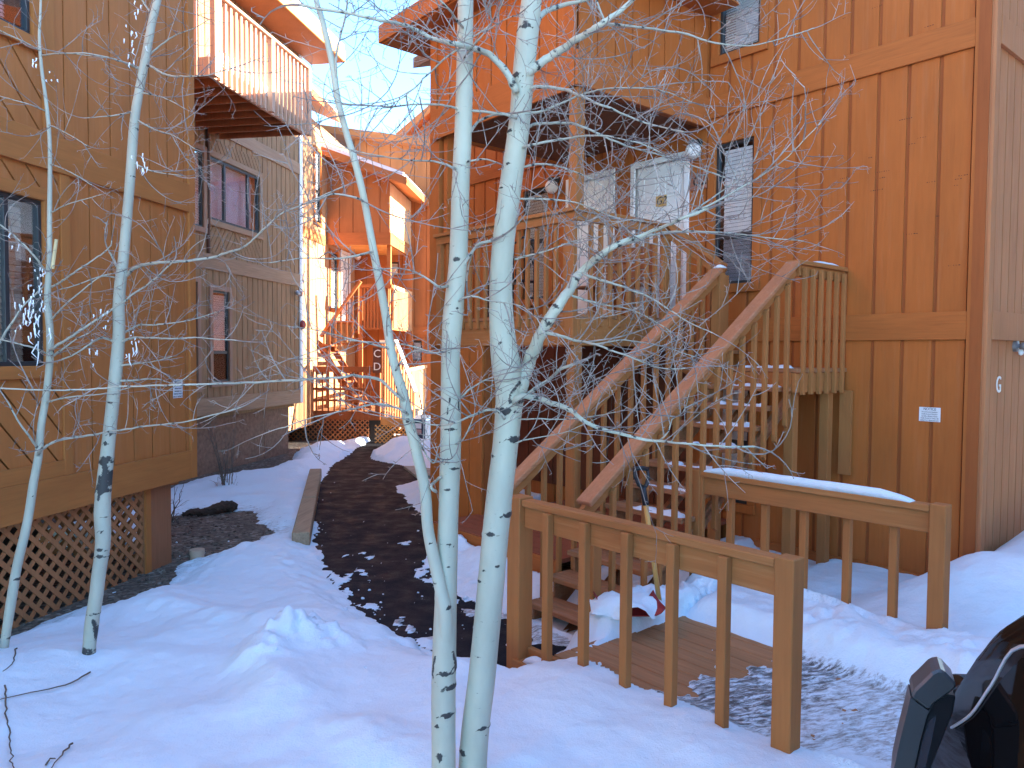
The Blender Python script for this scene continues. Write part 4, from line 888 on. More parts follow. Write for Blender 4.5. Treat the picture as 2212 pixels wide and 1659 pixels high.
PATH = [(868, 938), (800, 950), (745, 985), (715, 1010), (692, 1050), (682, 1120), (688, 1180), (705, 1225), (745, 1280), (800, 1330), (870, 1382), (940, 1412), (1000, 1440), (1060, 1470), (1112, 1480), (1150, 1440), (1120, 1345), (1062, 1338), (1010, 1312), (985, 1275), (945, 1235), (905, 1225), (935, 1195), (925, 1150), (905, 1105), (848, 1050), (895, 1042), (940, 1045), (950, 1030), (880, 1010), (798, 990), (845, 968), (905, 948)]
GRAV = [(350, 1120), (400, 1112), (470, 1104), (540, 1106), (592, 1150), (545, 1176), (470, 1196), (420, 1210), (370, 1240), (310, 1285), (230, 1310), (250, 1250), (340, 1210)]
def sdist(X, Y, poly):
    P = [np.array(unp(x, y)[:2]) for x, y in poly]; d = np.full(X.shape, 1e9); ins = np.zeros(X.shape, bool)
    for i in range(len(P)):
        a, c = P[i], P[(i+1) % len(P)]; ab = c-a; L = (ab*ab).sum() + 1e-12
        t = np.clip(((X-a[0])*ab[0]+(Y-a[1])*ab[1])/L, 0, 1); d = np.minimum(d, np.hypot(X-a[0]-t*ab[0], Y-a[1]-t*ab[1]))
        cond = ((a[1] > Y) != (c[1] > Y)); xx = a[0] + (Y-a[1])*ab[0]/(ab[1] if abs(ab[1]) > 1e-9 else 1e-9); ins ^= cond & (X < xx)
    return np.where(ins, -d, d)
def snow_height(X, Y):
    u = FR.e1[0]*X + FR.e1[1]*Y; v = FR.e2[0]*X + FR.e2[1]*Y
    a = FL.e1[0]*X + FL.e1[1]*Y; b = FL.e2[0]*X + FL.e2[1]*Y
    low = fbm(X, Y, 0.9, 3); mid = fbm(X+31, Y+7, 3.1, 4); hi = fbm(X+3, Y+91, 12, 4, 0.6)
    D0 = 0.13 + 0.15*sstep(7.6-Y, 0, 3.6) + 0.05*sstep(3.5-Y, 0, 1.4)
    rag = 0.10*fbm(X+11, Y+5, 2.6, 4) + 0.07*fbm(X+1, Y+55, 10, 3)
    dp = sdist(X, Y, PATH) + rag*0.9; dg = sdist(X, Y, GRAV) + rag*1.4
    d = np.minimum(dp, dg*0.9)
    dl = np.where(a < 7.3, (b+4.86) + 0.5*rag, 9.0); dl2 = np.where(a >= 7.0, (b+7.45+0.25*np.sin(a*1.3)) + 1.5*rag, 9.0)
    d = np.minimum(d, np.minimum(dl, dl2))
    cover = sstep(d, 0.0, 0.55)
    z = (D0*(1+0.30*low) + 0.030*low + 0.020*mid + 0.008*hi)*cover + 0.016*sstep(d, 0.0, 0.06)
    z += 0.030*np.maximum(0, fbm(X+77, Y+13, 7, 4, 0.6))*sstep(d, 0.02, 0.15)*(1-sstep(d, 0.3, 0.8))   # lumps at the edges
    def mound(x, y, h, r, k=0.35, z0=0.0, f=4.0):
        p = unp(x, y, z0); rr = np.hypot(X-p.x, Y-p.y)/r
        return h*np.exp(-rr*rr)*(1+k*fbm(X+x, Y+y, f, 4, 0.6))
    z += mound(1015, 1195, 0.26, 0.34) + mound(1050, 1235, 0.16, 0.28) + mound(880, 985, 0.26, 0.75) + mound(960, 1080, 0.16, 0.4) + mound(720, 950, 0.20, 1.2) + mound(680, 985, 0.15, 0.9)
    # shovelled ridge in the left foreground
    for (x, y, h, r) in ((560, 1440, 0.055, 0.16), (610, 1405, 0.09, 0.17), (660, 1390, 0.08, 0.2), (720, 1400, 0.05, 0.2)):
        z += mound(x, y, h, r, 1.6, 0.25, 11.0)
    z += 0.07*np.exp(-((v-1.9-0.25*np.sin(u*2.1))/0.25)**2)*sstep(-u, 1.6, 3.2)*(1+0.6*mid) * sstep(d, 0.2, 0.7)
    z = np.where(d < 0, np.maximum(-0.06, d*0.5), z)
    pch = fbm(X*1.0+40, Y*0.7+9, 3.4, 5, 0.62) + 0.25*sstep(dp, -0.5, 0.0)*(Y < 8.5); z = np.where((dp < 0) & (pch > 0.47) & (Y < 11), 0.008+0.05*np.minimum(pch-0.47, 0.3), z)
    # ice-like thin snow by the lattice
    # banks on the right
    bk = np.hypot((X-5.6)/1.75, (Y-6.3)/1.5); z += 0.78*np.exp(-bk*bk*1.1)*(1+0.10*low)
    bk2 = np.hypot((X-3.9)/1.0, (Y-5.2)/0.8); z += 0.16*np.exp(-bk2*bk2)
    # under / in front of the stairs, porch
    st = sstep(u, -4.78, -4.66)*(1-sstep(u, -3.92, -3.62))*sstep(v, 3.95, 4.1)*(v < 7.9); z = z*(1-st) + st*np.minimum(z, 0.035+0.02*mid)
    fr = (u > -5.3) & (u < -3.80) & (v > 3.2) & (v < 4.05); z = np.where(fr, np.minimum(z, 0.012+0.05*mid+0.03*low), z)
    po = (u > -7.02) & (u < -4.98) & (v > 4.78); z = np.where(po, -0.06, z)
    z = np.where((v > 7.76) & (u < -2.4) & (u > -11.2), -0.06, z); z = np.where((v > 5.35) & (u < -6.95) & (u > -8.2), -0.06, z)
    w_ = sstep(v, 5.2, 5.8)*(1-sstep(u, -2.9, -2.0))*sstep(u, -3.95, -3.6); z = z*(1-w_) + w_*(0.10+0.06*low+0.03*mid+0.10*sstep(u, -3.2, -2.3))
    # heap between stairs and bridge
    hp = np.exp(-(np.abs(u+3.55)/0.23)**4)*sstep(v, 3.42, 4.0)*(1-sstep(v, 5.0, 6.2)); z = np.where(hp > 0.03, np.maximum(z, 0.42*hp*(1+0.34*mid+0.18*hi)), z)
    hp2 = 0*u
    # bridge footprint and car park
    dirty = np.zeros_like(X); ice = np.zeros_like(X)
    ded = np.minimum(u+3.42, np.minimum(v-3.31, 5.22-v)); ded = np.where(u < 2.5, ded, -1)
    vb = 4.50+0.10*low+0.06*mid - 0.15*sstep(u, -1.9, -1.2); s_far = (0.17+0.10*sstep(u, -2.0, -1.0))*sstep(v, vb, vb+0.30)*sstep(u, -3.55, -3.3)*(1+0.35*mid+0.1*hi)
    icy = sstep(u+0.35*mid+0.12*hi-0.25*(v-3.3), -2.95, -2.70); lot = sstep(u, -1.9, -1.6)
    s = -0.03 + (0.036+0.010*hi+0.006*mid)*icy + s_far + (0.06*(1-sstep(v, 3.31, 3.47+0.05*mid)) + 0.05*lot*(1-sstep(v, 3.31, 3.85+0.1*mid)))*sstep(u, -3.2, -2.6) + lot*(0.014*low+0.008*hi)
    z = np.where(ded > 0, DZ+s, z)
    near = sstep(u, -2.2, -1.6)*(1-sstep(v, 3.34, 3.36)); z = z*(1-near) + near*np.maximum(z, 0.345+0.05*low+0.01*hi)
    out = (ded <= 0) & (v < 3.31) & (u > -3.76) & (u < -1.7); z = np.where(out, np.maximum(z, 0.0+0.29*sstep(u, -3.5, -2.2)*sstep(v, 2.7, 3.2)*(1+0.15*mid)), z)
    farout = (ded <= 0) & (v >= 5.22) & (v < 5.75) & (u > -3.4); z = np.where(farout, np.maximum(z, DZ+(0.17+0.10*sstep(u, -2.0, -1.0))*(1+0.35*mid+0.1*hi)-0.55*(v-5.22)), z)
    b3 = np.hypot((X-3.35)/0.85, (Y-5.75)/0.55); z += 0.20*np.exp(-b3*b3)*(ded <= 0)
    inlot = (ded > 0) & (v < 4.6)
    ice = np.where(inlot, icy*(1-0.55*sstep(u, -2.3, -1.75)), 0.0) * (1-sstep(s_far, 0.01, 0.06))
    dirty = np.where(ded > 0, icy*0.9*(1-sstep(s_far, 0.02, 0.10))*(1-lot*(1-sstep(v, 3.35, 3.7))), 0)
    dirty = np.maximum(dirty, np.where((a < 7.3), (1-sstep(b, -4.7, -3.9))*0.75, 0)); dirty = np.maximum(dirty, np.where(d > 0, (1-sstep(d, 0.0, 0.16))*0.6, 0)*(Y > 6.3))
    dirty = np.maximum(dirty, np.where(dg < 1.2, (1-sstep(dg, 0.0, 0.7))*0.8, 0)*(Y > 8.1)); dirty = np.maximum(dirty, fr*0.95)
    ice = np.maximum(ice, fr*0.45)
    return z, dirty, ice
def snow_grid(x0, x1, y0, y1, st):
    nx, ny = int((x1-x0)/st)+1, int((y1-y0)/st)+1; X, Y = np.meshgrid(np.linspace(x0, x1, nx), np.linspace(y0, y1, ny)); z, di, ic = snow_height(X, Y)
    me = bpy.data.meshes.new('snow_cover'); co = np.stack([X, Y, z], -1).reshape(-1, 3)
    i = (np.arange(ny-1)[:, None]*nx + np.arange(nx-1)[None, :]).reshape(-1); q = np.stack([i, i+1, i+nx+1, i+nx], -1)
    zq = co[:, 2][q].max(1); q = q[zq > -0.055]
    me.vertices.add(len(co)); me.vertices.foreach_set('co', co.ravel().astype(np.float32))
    me.loops.add(q.size); me.loops.foreach_set('vertex_index', q.ravel().astype(np.int32))
    me.polygons.add(len(q)); me.polygons.foreach_set('loop_start', (np.arange(len(q))*4).astype(np.int32)); me.polygons.foreach_set('loop_total', np.full(len(q), 4, np.int32))
    me.polygons.foreach_set('use_smooth', np.ones(len(q), bool)); me.update(calc_edges=True); me.validate()
    for an, vals in (('dirty', di), ('ice', ic)):
        at_ = me.attributes.new(an, 'FLOAT', 'POINT'); at_.data.foreach_set('value', vals.ravel().astype(np.float32))
    me.materials.append(M['snow']); o = bpy.data.objects.new('snow_cover', me); COL.objects.link(o); tag(o, kind='structure')
def snow_z(x, y):
    z, _, _ = snow_height(np.array([[x]]), np.array([[y]])); return float(z[0, 0])
snow_grid(-6.4, 6.5, 1.0, 9.5, 0.024)
snow_grid(-9.5, 6.5, 9.5, 26.0, 0.06)

# =================================================================== TREES
def spline(pts, step):
    P = [Vector(p) for p in pts]; out = []
    for i in range(len(P)-1):
        p0, p1, p2, p3 = P[max(i-1, 0)], P[i], P[i+1], P[min(i+2, len(P)-1)]
        n = max(2, int((Vector(p2[:3])-Vector(p1[:3])).length/step)) if len(p1) == 3 else max(2, int(math.dist(p1[:3], p2[:3])/step))
        for k in range(n):
            t = k/n; out.append(0.5*((2*p1) + (p2-p0)*t + (2*p0-5*p1+4*p2-p3)*t*t + (3*p1-p0-3*p2+p3)*t**3))
    out.append(P[-1]); return out
def trunk_pts(pts, Y):
    """(x, y, width, depth offset) in photo units -> 4D control points x y z r"""
    out = []
    for q in pts:
        dY = q[3] if len(q) > 3 else 0.0
        p = at(q[0], q[1], Y+dY); out.append(Vector((p.x, p.y, p.z, q[2]/2*(Y+dY)/FOC)))
    return out
def tube4(mb, sp, seg):
    mb.tube([Vector(p[:3]) for p in sp], [max(p[3], 0.0006) for p in sp], seg)
def marks_for(verts, Y, eyes, cracks):
    V = np.array(verts); m = np.zeros(len(V))
    for (x, y, w, h) in eyes:
        s = Y/FOC; p = at(x, y, Y-0.05); dx = (V[:, 0]-p.x)/(w*s/2); dz = (V[:, 2]-p.z)/(h*s/2); front = V[:, 1] < p.y+0.07
        e = dx*dx+dz*dz; c = np.exp(-(e/0.30)**2)*0.95
        ring = np.exp(-((np.sqrt(e)-0.85)/0.20)**2)*0.55*(dz > -0.25)
        brow = np.exp(-((dz-(0.75-0.85*np.abs(dx)))/0.30)**2)*(np.abs(dx) < 1.35)*0.68
        m = np.maximum(m, np.where(front, np.maximum(np.maximum(c, brow), ring), 0))
    for (x0, y0, x1, y1, w, amt) in cracks:
        p, q = at(x0, y0, Y-0.05), at(x1, y1, Y-0.05); ab = np.array([q.x-p.x, q.z-p.z]); L = (ab*ab).sum()+1e-9
        t = np.clip(((V[:, 0]-p.x)*ab[0]+(V[:, 2]-p.z)*ab[1])/L, 0, 1); dd = np.hypot(V[:, 0]-p.x-t*ab[0], V[:, 2]-p.z-t*ab[1])/(w*Y/FOC/2)
        m = np.maximum(m, np.where(V[:, 1] < p.y+0.07, amt*np.exp(-dd**2), 0))
    return m
class Twigs:
    def __init__(s, seed): s.r = random.Random(seed); s.mb = MB(); s.n = 0
    def grow(s, p, d, L, r, depth, curl=1.0):
        rn = s.r; n = max(4, int(L/0.035)); st = L/n; pts = [Vector(p)]; d = d.normalized(); ax = Vector((rn.gauss(0, 1), rn.gauss(0, 1), rn.gauss(0, 1))).normalized(); bend = rn.gauss(0.0, 0.12)*curl
        kids = []
        for k in range(n):
            d = (Matrix.Rotation(bend+rn.gauss(0, 0.06), 3, ax) @ d); d = (d + Vector((0, 0, 0.045*curl)) + Vector((rn.gauss(0, .03), rn.gauss(0, .03), rn.gauss(0, .03)))).normalized()
            pts.append(pts[-1] + d*st)
            if depth > 0 and k > 0 and rn.random() < (0.42 if depth > 1 else 0.30): kids.append((pts[-1].copy(), d.copy(), k/n))
            elif rn.random() < 0.30:   # spur bud
                q = d.orthogonal(); q = (Matrix.Rotation(rn.uniform(0, 6.28), 3, d) @ q); b = (d*0.7+q).normalized(); s.mb.tube([pts[-1], pts[-1]+b*rn.uniform(0.008, 0.02)], [r*0.75, r*0.4], 3, False)
        s.mb.tube(pts, [r*(1-0.55*k/n) for k in range(n+1)], 4 if r > 0.003 else 3, False); s.n += 1
        for (q, dd, t) in kids:
            o = dd.orthogonal(); o = Matrix.Rotation(rn.uniform(0, 6.28), 3, dd) @ o
            nd = (dd*rn.uniform(0.55, 1.0) + o*rn.uniform(0.5, 0.95)).normalized()
            s.grow(q, nd, L*rn.uniform(0.25, 0.6)*(1.05-0.5*t), r*0.68, depth-1, curl)
    def along(s, sp, every, Lr, rr, depth=1, t0=0.12, up=0.1, curl=1.0):
        rn = s.r; acc = 0; tot = sum((Vector(sp[i+1][:3])-Vector(sp[i][:3])).length for i in range(len(sp)-1)); run = 0; nxt = every*rn.random()
        for i in range(len(sp)-1):
            a, c = Vector(sp[i][:3]), Vector(sp[i+1][:3]); seg = (c-a).length; run += seg; acc += seg
            if acc >= nxt and run/tot > t0:
                acc = 0; nxt = every*rn.uniform(0.5, 1.5); d = (c-a).normalized(); o = Matrix.Rotation(rn.uniform(0, 6.28), 3, d) @ d.orthogonal()
                nd = (d*rn.uniform(0.35, 1.0) + o*rn.uniform(0.5, 1.0) + Vector((0, 0, up))).normalized()
                s.grow(a, nd, rn.uniform(*Lr)*(1.15-0.5*run/tot), rr*rn.uniform(0.75, 1.2), depth, curl)
        d = (Vector(sp[-1][:3])-Vector(sp[-3][:3])).normalized(); s.grow(Vector(sp[-1][:3]), d, Lr[0]*1.2, max(sp[-1][3], 0.0015), depth, curl)
def make_tree(label, Y, trunks, branches, eyes, cracks, seed, mat='bark', seg=28, every=0.06, Lr=(0.10, 0.34), tr=0.0024, depth=2, base=None):
    b0 = at(trunks[0][0][0], trunks[0][0][1], Y); t = thing('aspen_tree', (b0.x, b0.y, max(0, b0.z)), label, 'tree', 'bare aspen trees')
    for tk in trunks:
        sp = spline(trunk_pts(tk, Y), 0.012); m = MB(); tube4(m, sp, seg if tk is trunks[0] else 16)
        rr = np.random.RandomState(seed)
        m.attr = {'mark': marks_for(m.v, Y, eyes, cracks)}
        V = np.array(m.v); C = np.repeat(np.array([p[:3] for p in sp]), seg if tk is trunks[0] else 16, axis=0); k = 1+0.05*fbm(V[:, 0]*3+V[:, 1]*2, V[:, 2], 2.2, 3)[:, None] + 0.10*m.attr['mark'][:, None]
        V = C + (V-C)*k; m.v = [tuple(q) for q in V]
        m.build('trunk', M[mat], t, smooth=True)
    tw = Twigs(seed)
    for br in branches:
        pts = br['p']; n = len(pts); w0, w1 = br['w']; cps = []
        for i, q in enumerate(pts):
            f = i/(n-1); dY = br.get('y', 0.0)*f + br.get('y0', -0.0) + (0.06*math.sin(seed+i*1.7) if 0 < i else 0); p = at(q[0], q[1], Y+dY); cps.append(Vector((p.x, p.y, p.z, (w0+(w1-w0)*min(1, f*1.25))*(0.5 if w0 > 12 else 0.40)*(Y+dY)/FOC)))
        sp = spline(cps, 0.02); m = MB(); sg_ = 10 if w0 > 8 else 7; R2 = np.random.RandomState(seed+n*7+int(w0*10)); wob = Vector((0, 0, 0)); rings = []; nxt = R2.randint(2, 6); f0 = len(sp)
        for i_, q_ in enumerate(sp):
            if i_ > 0: wob = wob*0.90 + Vector(R2.normal(0, 1, 3)*min(0.0022, 0.12*q_[3]+0.0006))
            node = i_ == nxt
            if node: nxt += R2.randint(3, 9)
            q_[0] += wob.x; q_[1] += wob.y; q_[2] += wob.z
            if node: q_[3] *= 1.13
            rings.append(0.50 if node else 0.16+0.14*R2.rand())
        tube4(m, sp, sg_)
        m.attr = {'mark': np.repeat(np.array(rings), sg_) * (0.6+0.8*R2.rand(len(rings)*sg_))}
        m.build('branch', M['bark'] if w0 > 12 else M['limb'], t, smooth=True)
        e = br.get('e', every)
        if e: tw.along(sp, e, br.get('L', Lr), br.get('r', tr), br.get('d', depth), br.get('t0', 0.12), br.get('up', 0.1))
    o = tw.mb.build('twigs', M['twig'], t); tag(o, kind='stuff'); return t, tw

B = lambda pts, w0, w1, **k: dict(p=pts, w=(w0, w1), **k)
# -- big right stem
T1 = [(1018, 1960, 70), (1022, 1640, 62), (1043, 1440, 60), (1075, 1106, 57), (1092, 960, 55), (1101, 850, 60), (1094, 790, 62), (1087, 740, 56), (1082, 653, 50), (1085, 553, 48), (1103, 400, 48), (1122, 267, 46), (1130, 167, 46), (1138, 90, 46), (1148, 0, 43), (1165, -160, 38), (1190, -420, 28), (1200, -700, 15)]
b1 = [
 B([(1100, 868), (1124, 835), (1140, 785), (1165, 725), (1205, 662), (1237, 615), (1268, 577), (1303, 545), (1342, 520), (1385, 504), (1432, 488), (1482, 468), (1530, 450)], 34, 7, y=-0.25, e=0.036),
 B([(1303, 545), (1360, 522), (1420, 503), (1475, 500), (1560, 503), (1650, 511), (1735, 520)], 9, 3, y=0.15, y0=-0.1),
 B([(1482, 468), (1560, 430), (1640, 385), (1705, 340), (1775, 268)], 7, 2.5, y=-0.1, y0=-0.25),
 B([(1482, 468), (1520, 440), (1570, 405), (1620, 360), (1650, 300)], 6, 2, y=0.1, y0=-0.25),
 B([(1127, 178), (1142, 157), (1200, 115), (1260, 75), (1304, 47), (1367, 0), (1430, -60), (1500, -130)], 22, 8, y=-0.3),
 B([(1304, 52), (1370, 57), (1475, 70), (1560, 95), (1640, 96), (1760, 60)], 8, 3, y=0.2, y0=-0.15),
 B([(1304, 47), (1290, 10), (1275, -40), (1280, -90)], 7, 3),
 B([(1160, 50), (1172, 30), (1215, 15), (1290, -5), (1360, -30)], 15, 6, y=0.2),
 B([(1115, 200), (1095, 158), (1055, 120), (1015, 104), (975, 95), (935, 85), (880, 60), (820, 45), (740, 30), (650, 8)], 16, 6, y=-0.3, y0=-0.05),
 B([(1000, 99), (960, 125), (930, 155), (900, 185), (860, 215), (820, 228)], 6, 3, y=-0.1, y0=-0.2),
 B([(975, 95), (1020, 80), (1060, 50), (1085, 10), (1100, -40)], 5, 2.5, y=-0.2, y0=-0.2),
 B([(1140, 200), (1153, 188), (1214, 193), (1255, 208), (1310, 232), (1370, 257), (1425, 275), (1480, 283)], 11, 4, y=-0.35),
 B([(1137, 280), (1150, 270), (1220, 265), (1270, 277), (1337, 310), (1400, 330), (1475, 353), (1565, 385)], 9, 3.5, y=0.1),
 B([(1132, 318), (1140, 313), (1230, 295), (1295, 290), (1370, 305), (1430, 330)], 9, 3, y=-0.4),
 B([(1140, 245), (1190, 232), (1260, 205), (1330, 190), (1420, 195), (1500, 225)], 7, 2.5, y=-0.15),
 B([(1128, 360), (1180, 355), (1240, 372), (1290, 395), (1320, 420)], 7, 2.5, y=0.2),
 B([(1115, 255), (1095, 246), (1000, 233), (935, 222), (830, 228), (740, 225)], 9, 4, y=-0.15, y0=-0.08),
 B([(1110, 870), (1130, 856), (1172, 864), (1230, 881), (1270, 911), (1337, 933), (1420, 951), (1475, 957), (1545, 963), (1632, 964)], 15, 4, y=-0.3, y0=-0.05),
 B([(1425, 951), (1445, 930), (1452, 905), (1475, 890), (1490, 850)], 5, 2, y=-0.1, y0=-0.2),
 B([(1130, 858), (1150, 845), (1190, 817), (1212, 797), (1245, 785)], 12, 8, y=-0.1, e=0.02, L=(0.08, 0.22)),
 B([(1172, 719), (1200, 722), (1240, 731), (1287, 743), (1347, 766), (1420, 793), (1480, 795)], 10, 3.5, y=-0.2, y0=-0.1),
 B([(1287, 743), (1350, 735), (1420, 745), (1500, 770)], 5, 2, y=0.1, y0=-0.15),
 B([(1258, 590), (1320, 610), (1400, 640), (1480, 690), (1540, 720)], 8, 3, y=-0.3, y0=-0.1),
 B([(1225, 635), (1290, 655), (1370, 672), (1450, 715)], 7, 2.5, y=0.1, y0=-0.1),
 B([(1090, 905), (1078, 888), (1050, 886), (1015, 900), (985, 912), (940, 918), (890, 910), (830, 897)], 9, 3.5, y=-0.15, y0=-0.09),
 B([(1112, 958), (1130, 950), (1175, 942), (1230, 930), (1290, 905)], 5, 2, y=-0.1, y0=-0.04),
 B([(1122, 905), (1160, 905), (1250, 903), (1330, 890)], 5, 2, y=-0.25, y0=-0.04),
 B([(1062, 520), (1030, 530), (1012, 570), (1005, 610)], 8, 5, y=0.03, y0=-0.04, e=0.1),
 B([(1112, 560), (1170, 545), (1240, 520), (1300, 510)], 6, 2, y=-0.3),
 B([(1120, 430), (1180, 430), (1250, 440), (1330, 470), (1400, 480)], 6, 2.5, y=-0.2),
]
e1 = [(1100, 280, 26, 12), (1066, 403, 34, 14), (1071, 322, 24, 12), (1069, 465, 24, 11), (1096, 355, 22, 11), (1095, 693, 16, 6), (1110, 952, 44, 22), (1066, 988, 16, 10), (1098, 1115, 30, 22), (1060, 1156, 34, 16), (1077, 1222, 16, 9), (1036, 1258, 18, 8), (1042, 1575, 26, 14), (1030, 1420, 26, 6), (1090, 890, 52, 26), (1124, 868, 40, 22), (1080, 740, 14, 5), (1000, 1632, 18, 22), (1050, 1590, 8, 6), (1052, 1232, 12, 8), (1116, 160, 20, 20), (1135, 55, 26, 26)]
k1 = [(1122, 825, 1104, 850, 9, .8), (1104, 850, 1099, 868, 7, .7), (1120, 165, 1128, 190, 5, .6), (1150, 80, 1158, 110, 4, .5)]
tree1, tw1 = make_tree('thick pale aspen stem leaning right, its branches spreading across the stairs', 3.25, [T1], b1, e1, k1, 11, every=0.046, Lr=(0.20, 0.58), tr=0.0029, depth=2)
# -- left of the pair, with a thin side stem
T2 = [(956, 1960, 60), (958, 1650, 54), (958, 1500, 53), (960, 1400, 52), (963, 1300, 48), (966, 1200, 45), (969, 1106, 44), (974, 953, 45), (973, 820, 41), (974, 750, 40), (978, 686, 43), (984, 620, 40), (990, 553, 40), (995, 400, 38), (1001, 267, 36), (1004, 133, 35), (1006, 0, 33), (1010, -160, 30), (1020, -420, 22), (1030, -700, 12)]
T2b = [(962, 1400, 34, -.01), (963, 1330, 30, -.04), (950, 1262, 27, -.05), (937, 1206, 27, -.05), (924, 1139, 25, -.05), (917, 1053, 25, -.05), (894, 953, 24, -.06), (881, 903, 25, -.07), (871, 853, 23, -.08), (857, 806, 21, -.1), (844, 753, 20, -.12), (834, 686, 19, -.12), (822, 620, 18, -.14), (809, 553, 17, -.16), (787, 433, 15, -.18), (767, 350, 15, -.2), (747, 283, 14, -.2), (730, 217, 14, -.2), (717, 133, 14, -.2), (693, 33, 12, -.2), (683, 0, 11, -.2), (660, -120, 8, -.2), (640, -260, 5, -.2)]
b2_ = [
 B([(876, 868), (857, 853), (820, 823), (770, 814), (737, 817), (650, 824), (550, 828), (480, 830), (380, 833), (270, 836), (167, 843), (60, 842), (-60, 838)], 9, 4, y=-0.25, y0=-0.08, e=0.085, L=(0.12, 0.34)),
 B([(883, 897), (867, 884), (820, 871), (770, 881), (720, 892), (660, 905), (600, 925)], 8, 3, y=-0.2, y0=-0.08),
 B([(889, 915), (905, 952), (922, 985), (938, 1000), (945, 985)], 6, 4, y=-0.1, y0=-0.09, e=0.07, L=(0.08, 0.2)),
 B([(855, 800), (868, 780), (890, 760), (920, 757), (960, 770)], 6, 3, y=-0.1, y0=-0.13, L=(0.08, 0.25)),
 B([(727, 180), (728, 120), (742, 40), (750, -30)], 8, 5, y=0.05, y0=-0.2),
 B([(845, 756), (800, 742), (750, 730), (690, 715), (620, 705)], 6, 2.5, y=-0.3, y0=-0.12),
 B([(787, 433), (765, 427), (720, 420), (680, 435), (650, 450)], 7, 3, y=-0.3, y0=-0.18),
 B([(810, 540), (770, 553), (720, 560), (660, 558), (580, 568)], 7, 3, y=-0.3, y0=-0.16),
 B([(740, 250), (710, 255), (680, 265), (640, 270)], 5, 2, y=-0.3, y0=-0.2),
 B([(1008, 295), (1016, 285), (1033, 266), (1060, 252), (1090, 248)], 9, 6, y=0.05, y0=0.0, e=0.15),
 B([(985, 365), (975, 360), (940, 350), (887, 347), (804, 333), (730, 318)], 7, 3, y=-0.3, y0=-0.02),
 B([(1003, 350), (1020, 348), (1045, 345), (1075, 352)], 6, 4, y=-0.1, e=0.1),
 B([(966, 618), (945, 615), (905, 590), (860, 580), (800, 585)], 8, 3, y=-0.35, y0=-0.03),
 B([(965, 760), (935, 762), (880, 745), (810, 740), (740, 735)], 6, 2.5, y=-0.2, y0=-0.03),
 B([(996, 590), (1008, 560), (1030, 530), (1062, 520)], 9, 8, y=0.02, e=0.2),
 B([(992, 650), (1020, 640), (1060, 650), (1120, 660), (1160, 690)], 6, 2, y=-0.35, y0=-0.04),
 B([(994, 860), (1010, 845), (1030, 832), (1050, 820)], 6, 4, y=-0.03, e=0.08),
 B([(985, 960), (1005, 940), (1022, 900), (1030, 860)], 4, 2, y=-0.3, y0=-0.04),
 B([(1000, 130), (1030, 90), (1060, 60), (1110, 35)], 6, 3, y=-0.4, y0=-0.03),
 B([(1000, 60), (970, 20), (930, -20), (880, -80)], 7, 4, y=-0.4, y0=-0.03),
 B([(942, 1062), (930, 1052), (938, 1040), (952, 1030)], 9, 8, e=0.0, y0=-0.06),
]
e2 = [(974, 1490, 40, 22), (961, 1458, 34, 20), (984, 1450, 22, 22), (966, 1548, 34, 18), (945, 1570, 10, 14), (950, 1640, 22, 30), (968, 1180, 16, 12), (967, 1228, 16, 8), (973, 928, 26, 13), (966, 1060, 16, 12), (975, 680, 16, 9), (985, 668, 14, 8), (971, 660, 12, 6), (980, 1014, 22, 10), (940, 1260, 12, 10), (985, 560, 14, 8), (1005, 40, 14, 9), (931, 1170, 14, 8), (970, 1312, 10, 18), (969, 765, 14, 8), (860, 838, 8, 14), (883, 908, 20, 14)]
k2 = [(934, 1462, 940, 1420, 7, .75), (985, 1455, 976, 1410, 7, .75), (936, 1470, 958, 1495, 6, .65), (972, 860, 966, 895, 6, .75), (988, 862, 990, 890, 5, .7), (937, 1230, 937, 1300, 8, .35)]
tree2, tw2 = make_tree('pale aspen left of the thick one, with a thin side stem forking to the left', 3.18, [T2, T2b], b2_, e2, k2, 23, every=0.075, Lr=(0.18, 0.55), tr=0.0027, depth=2)
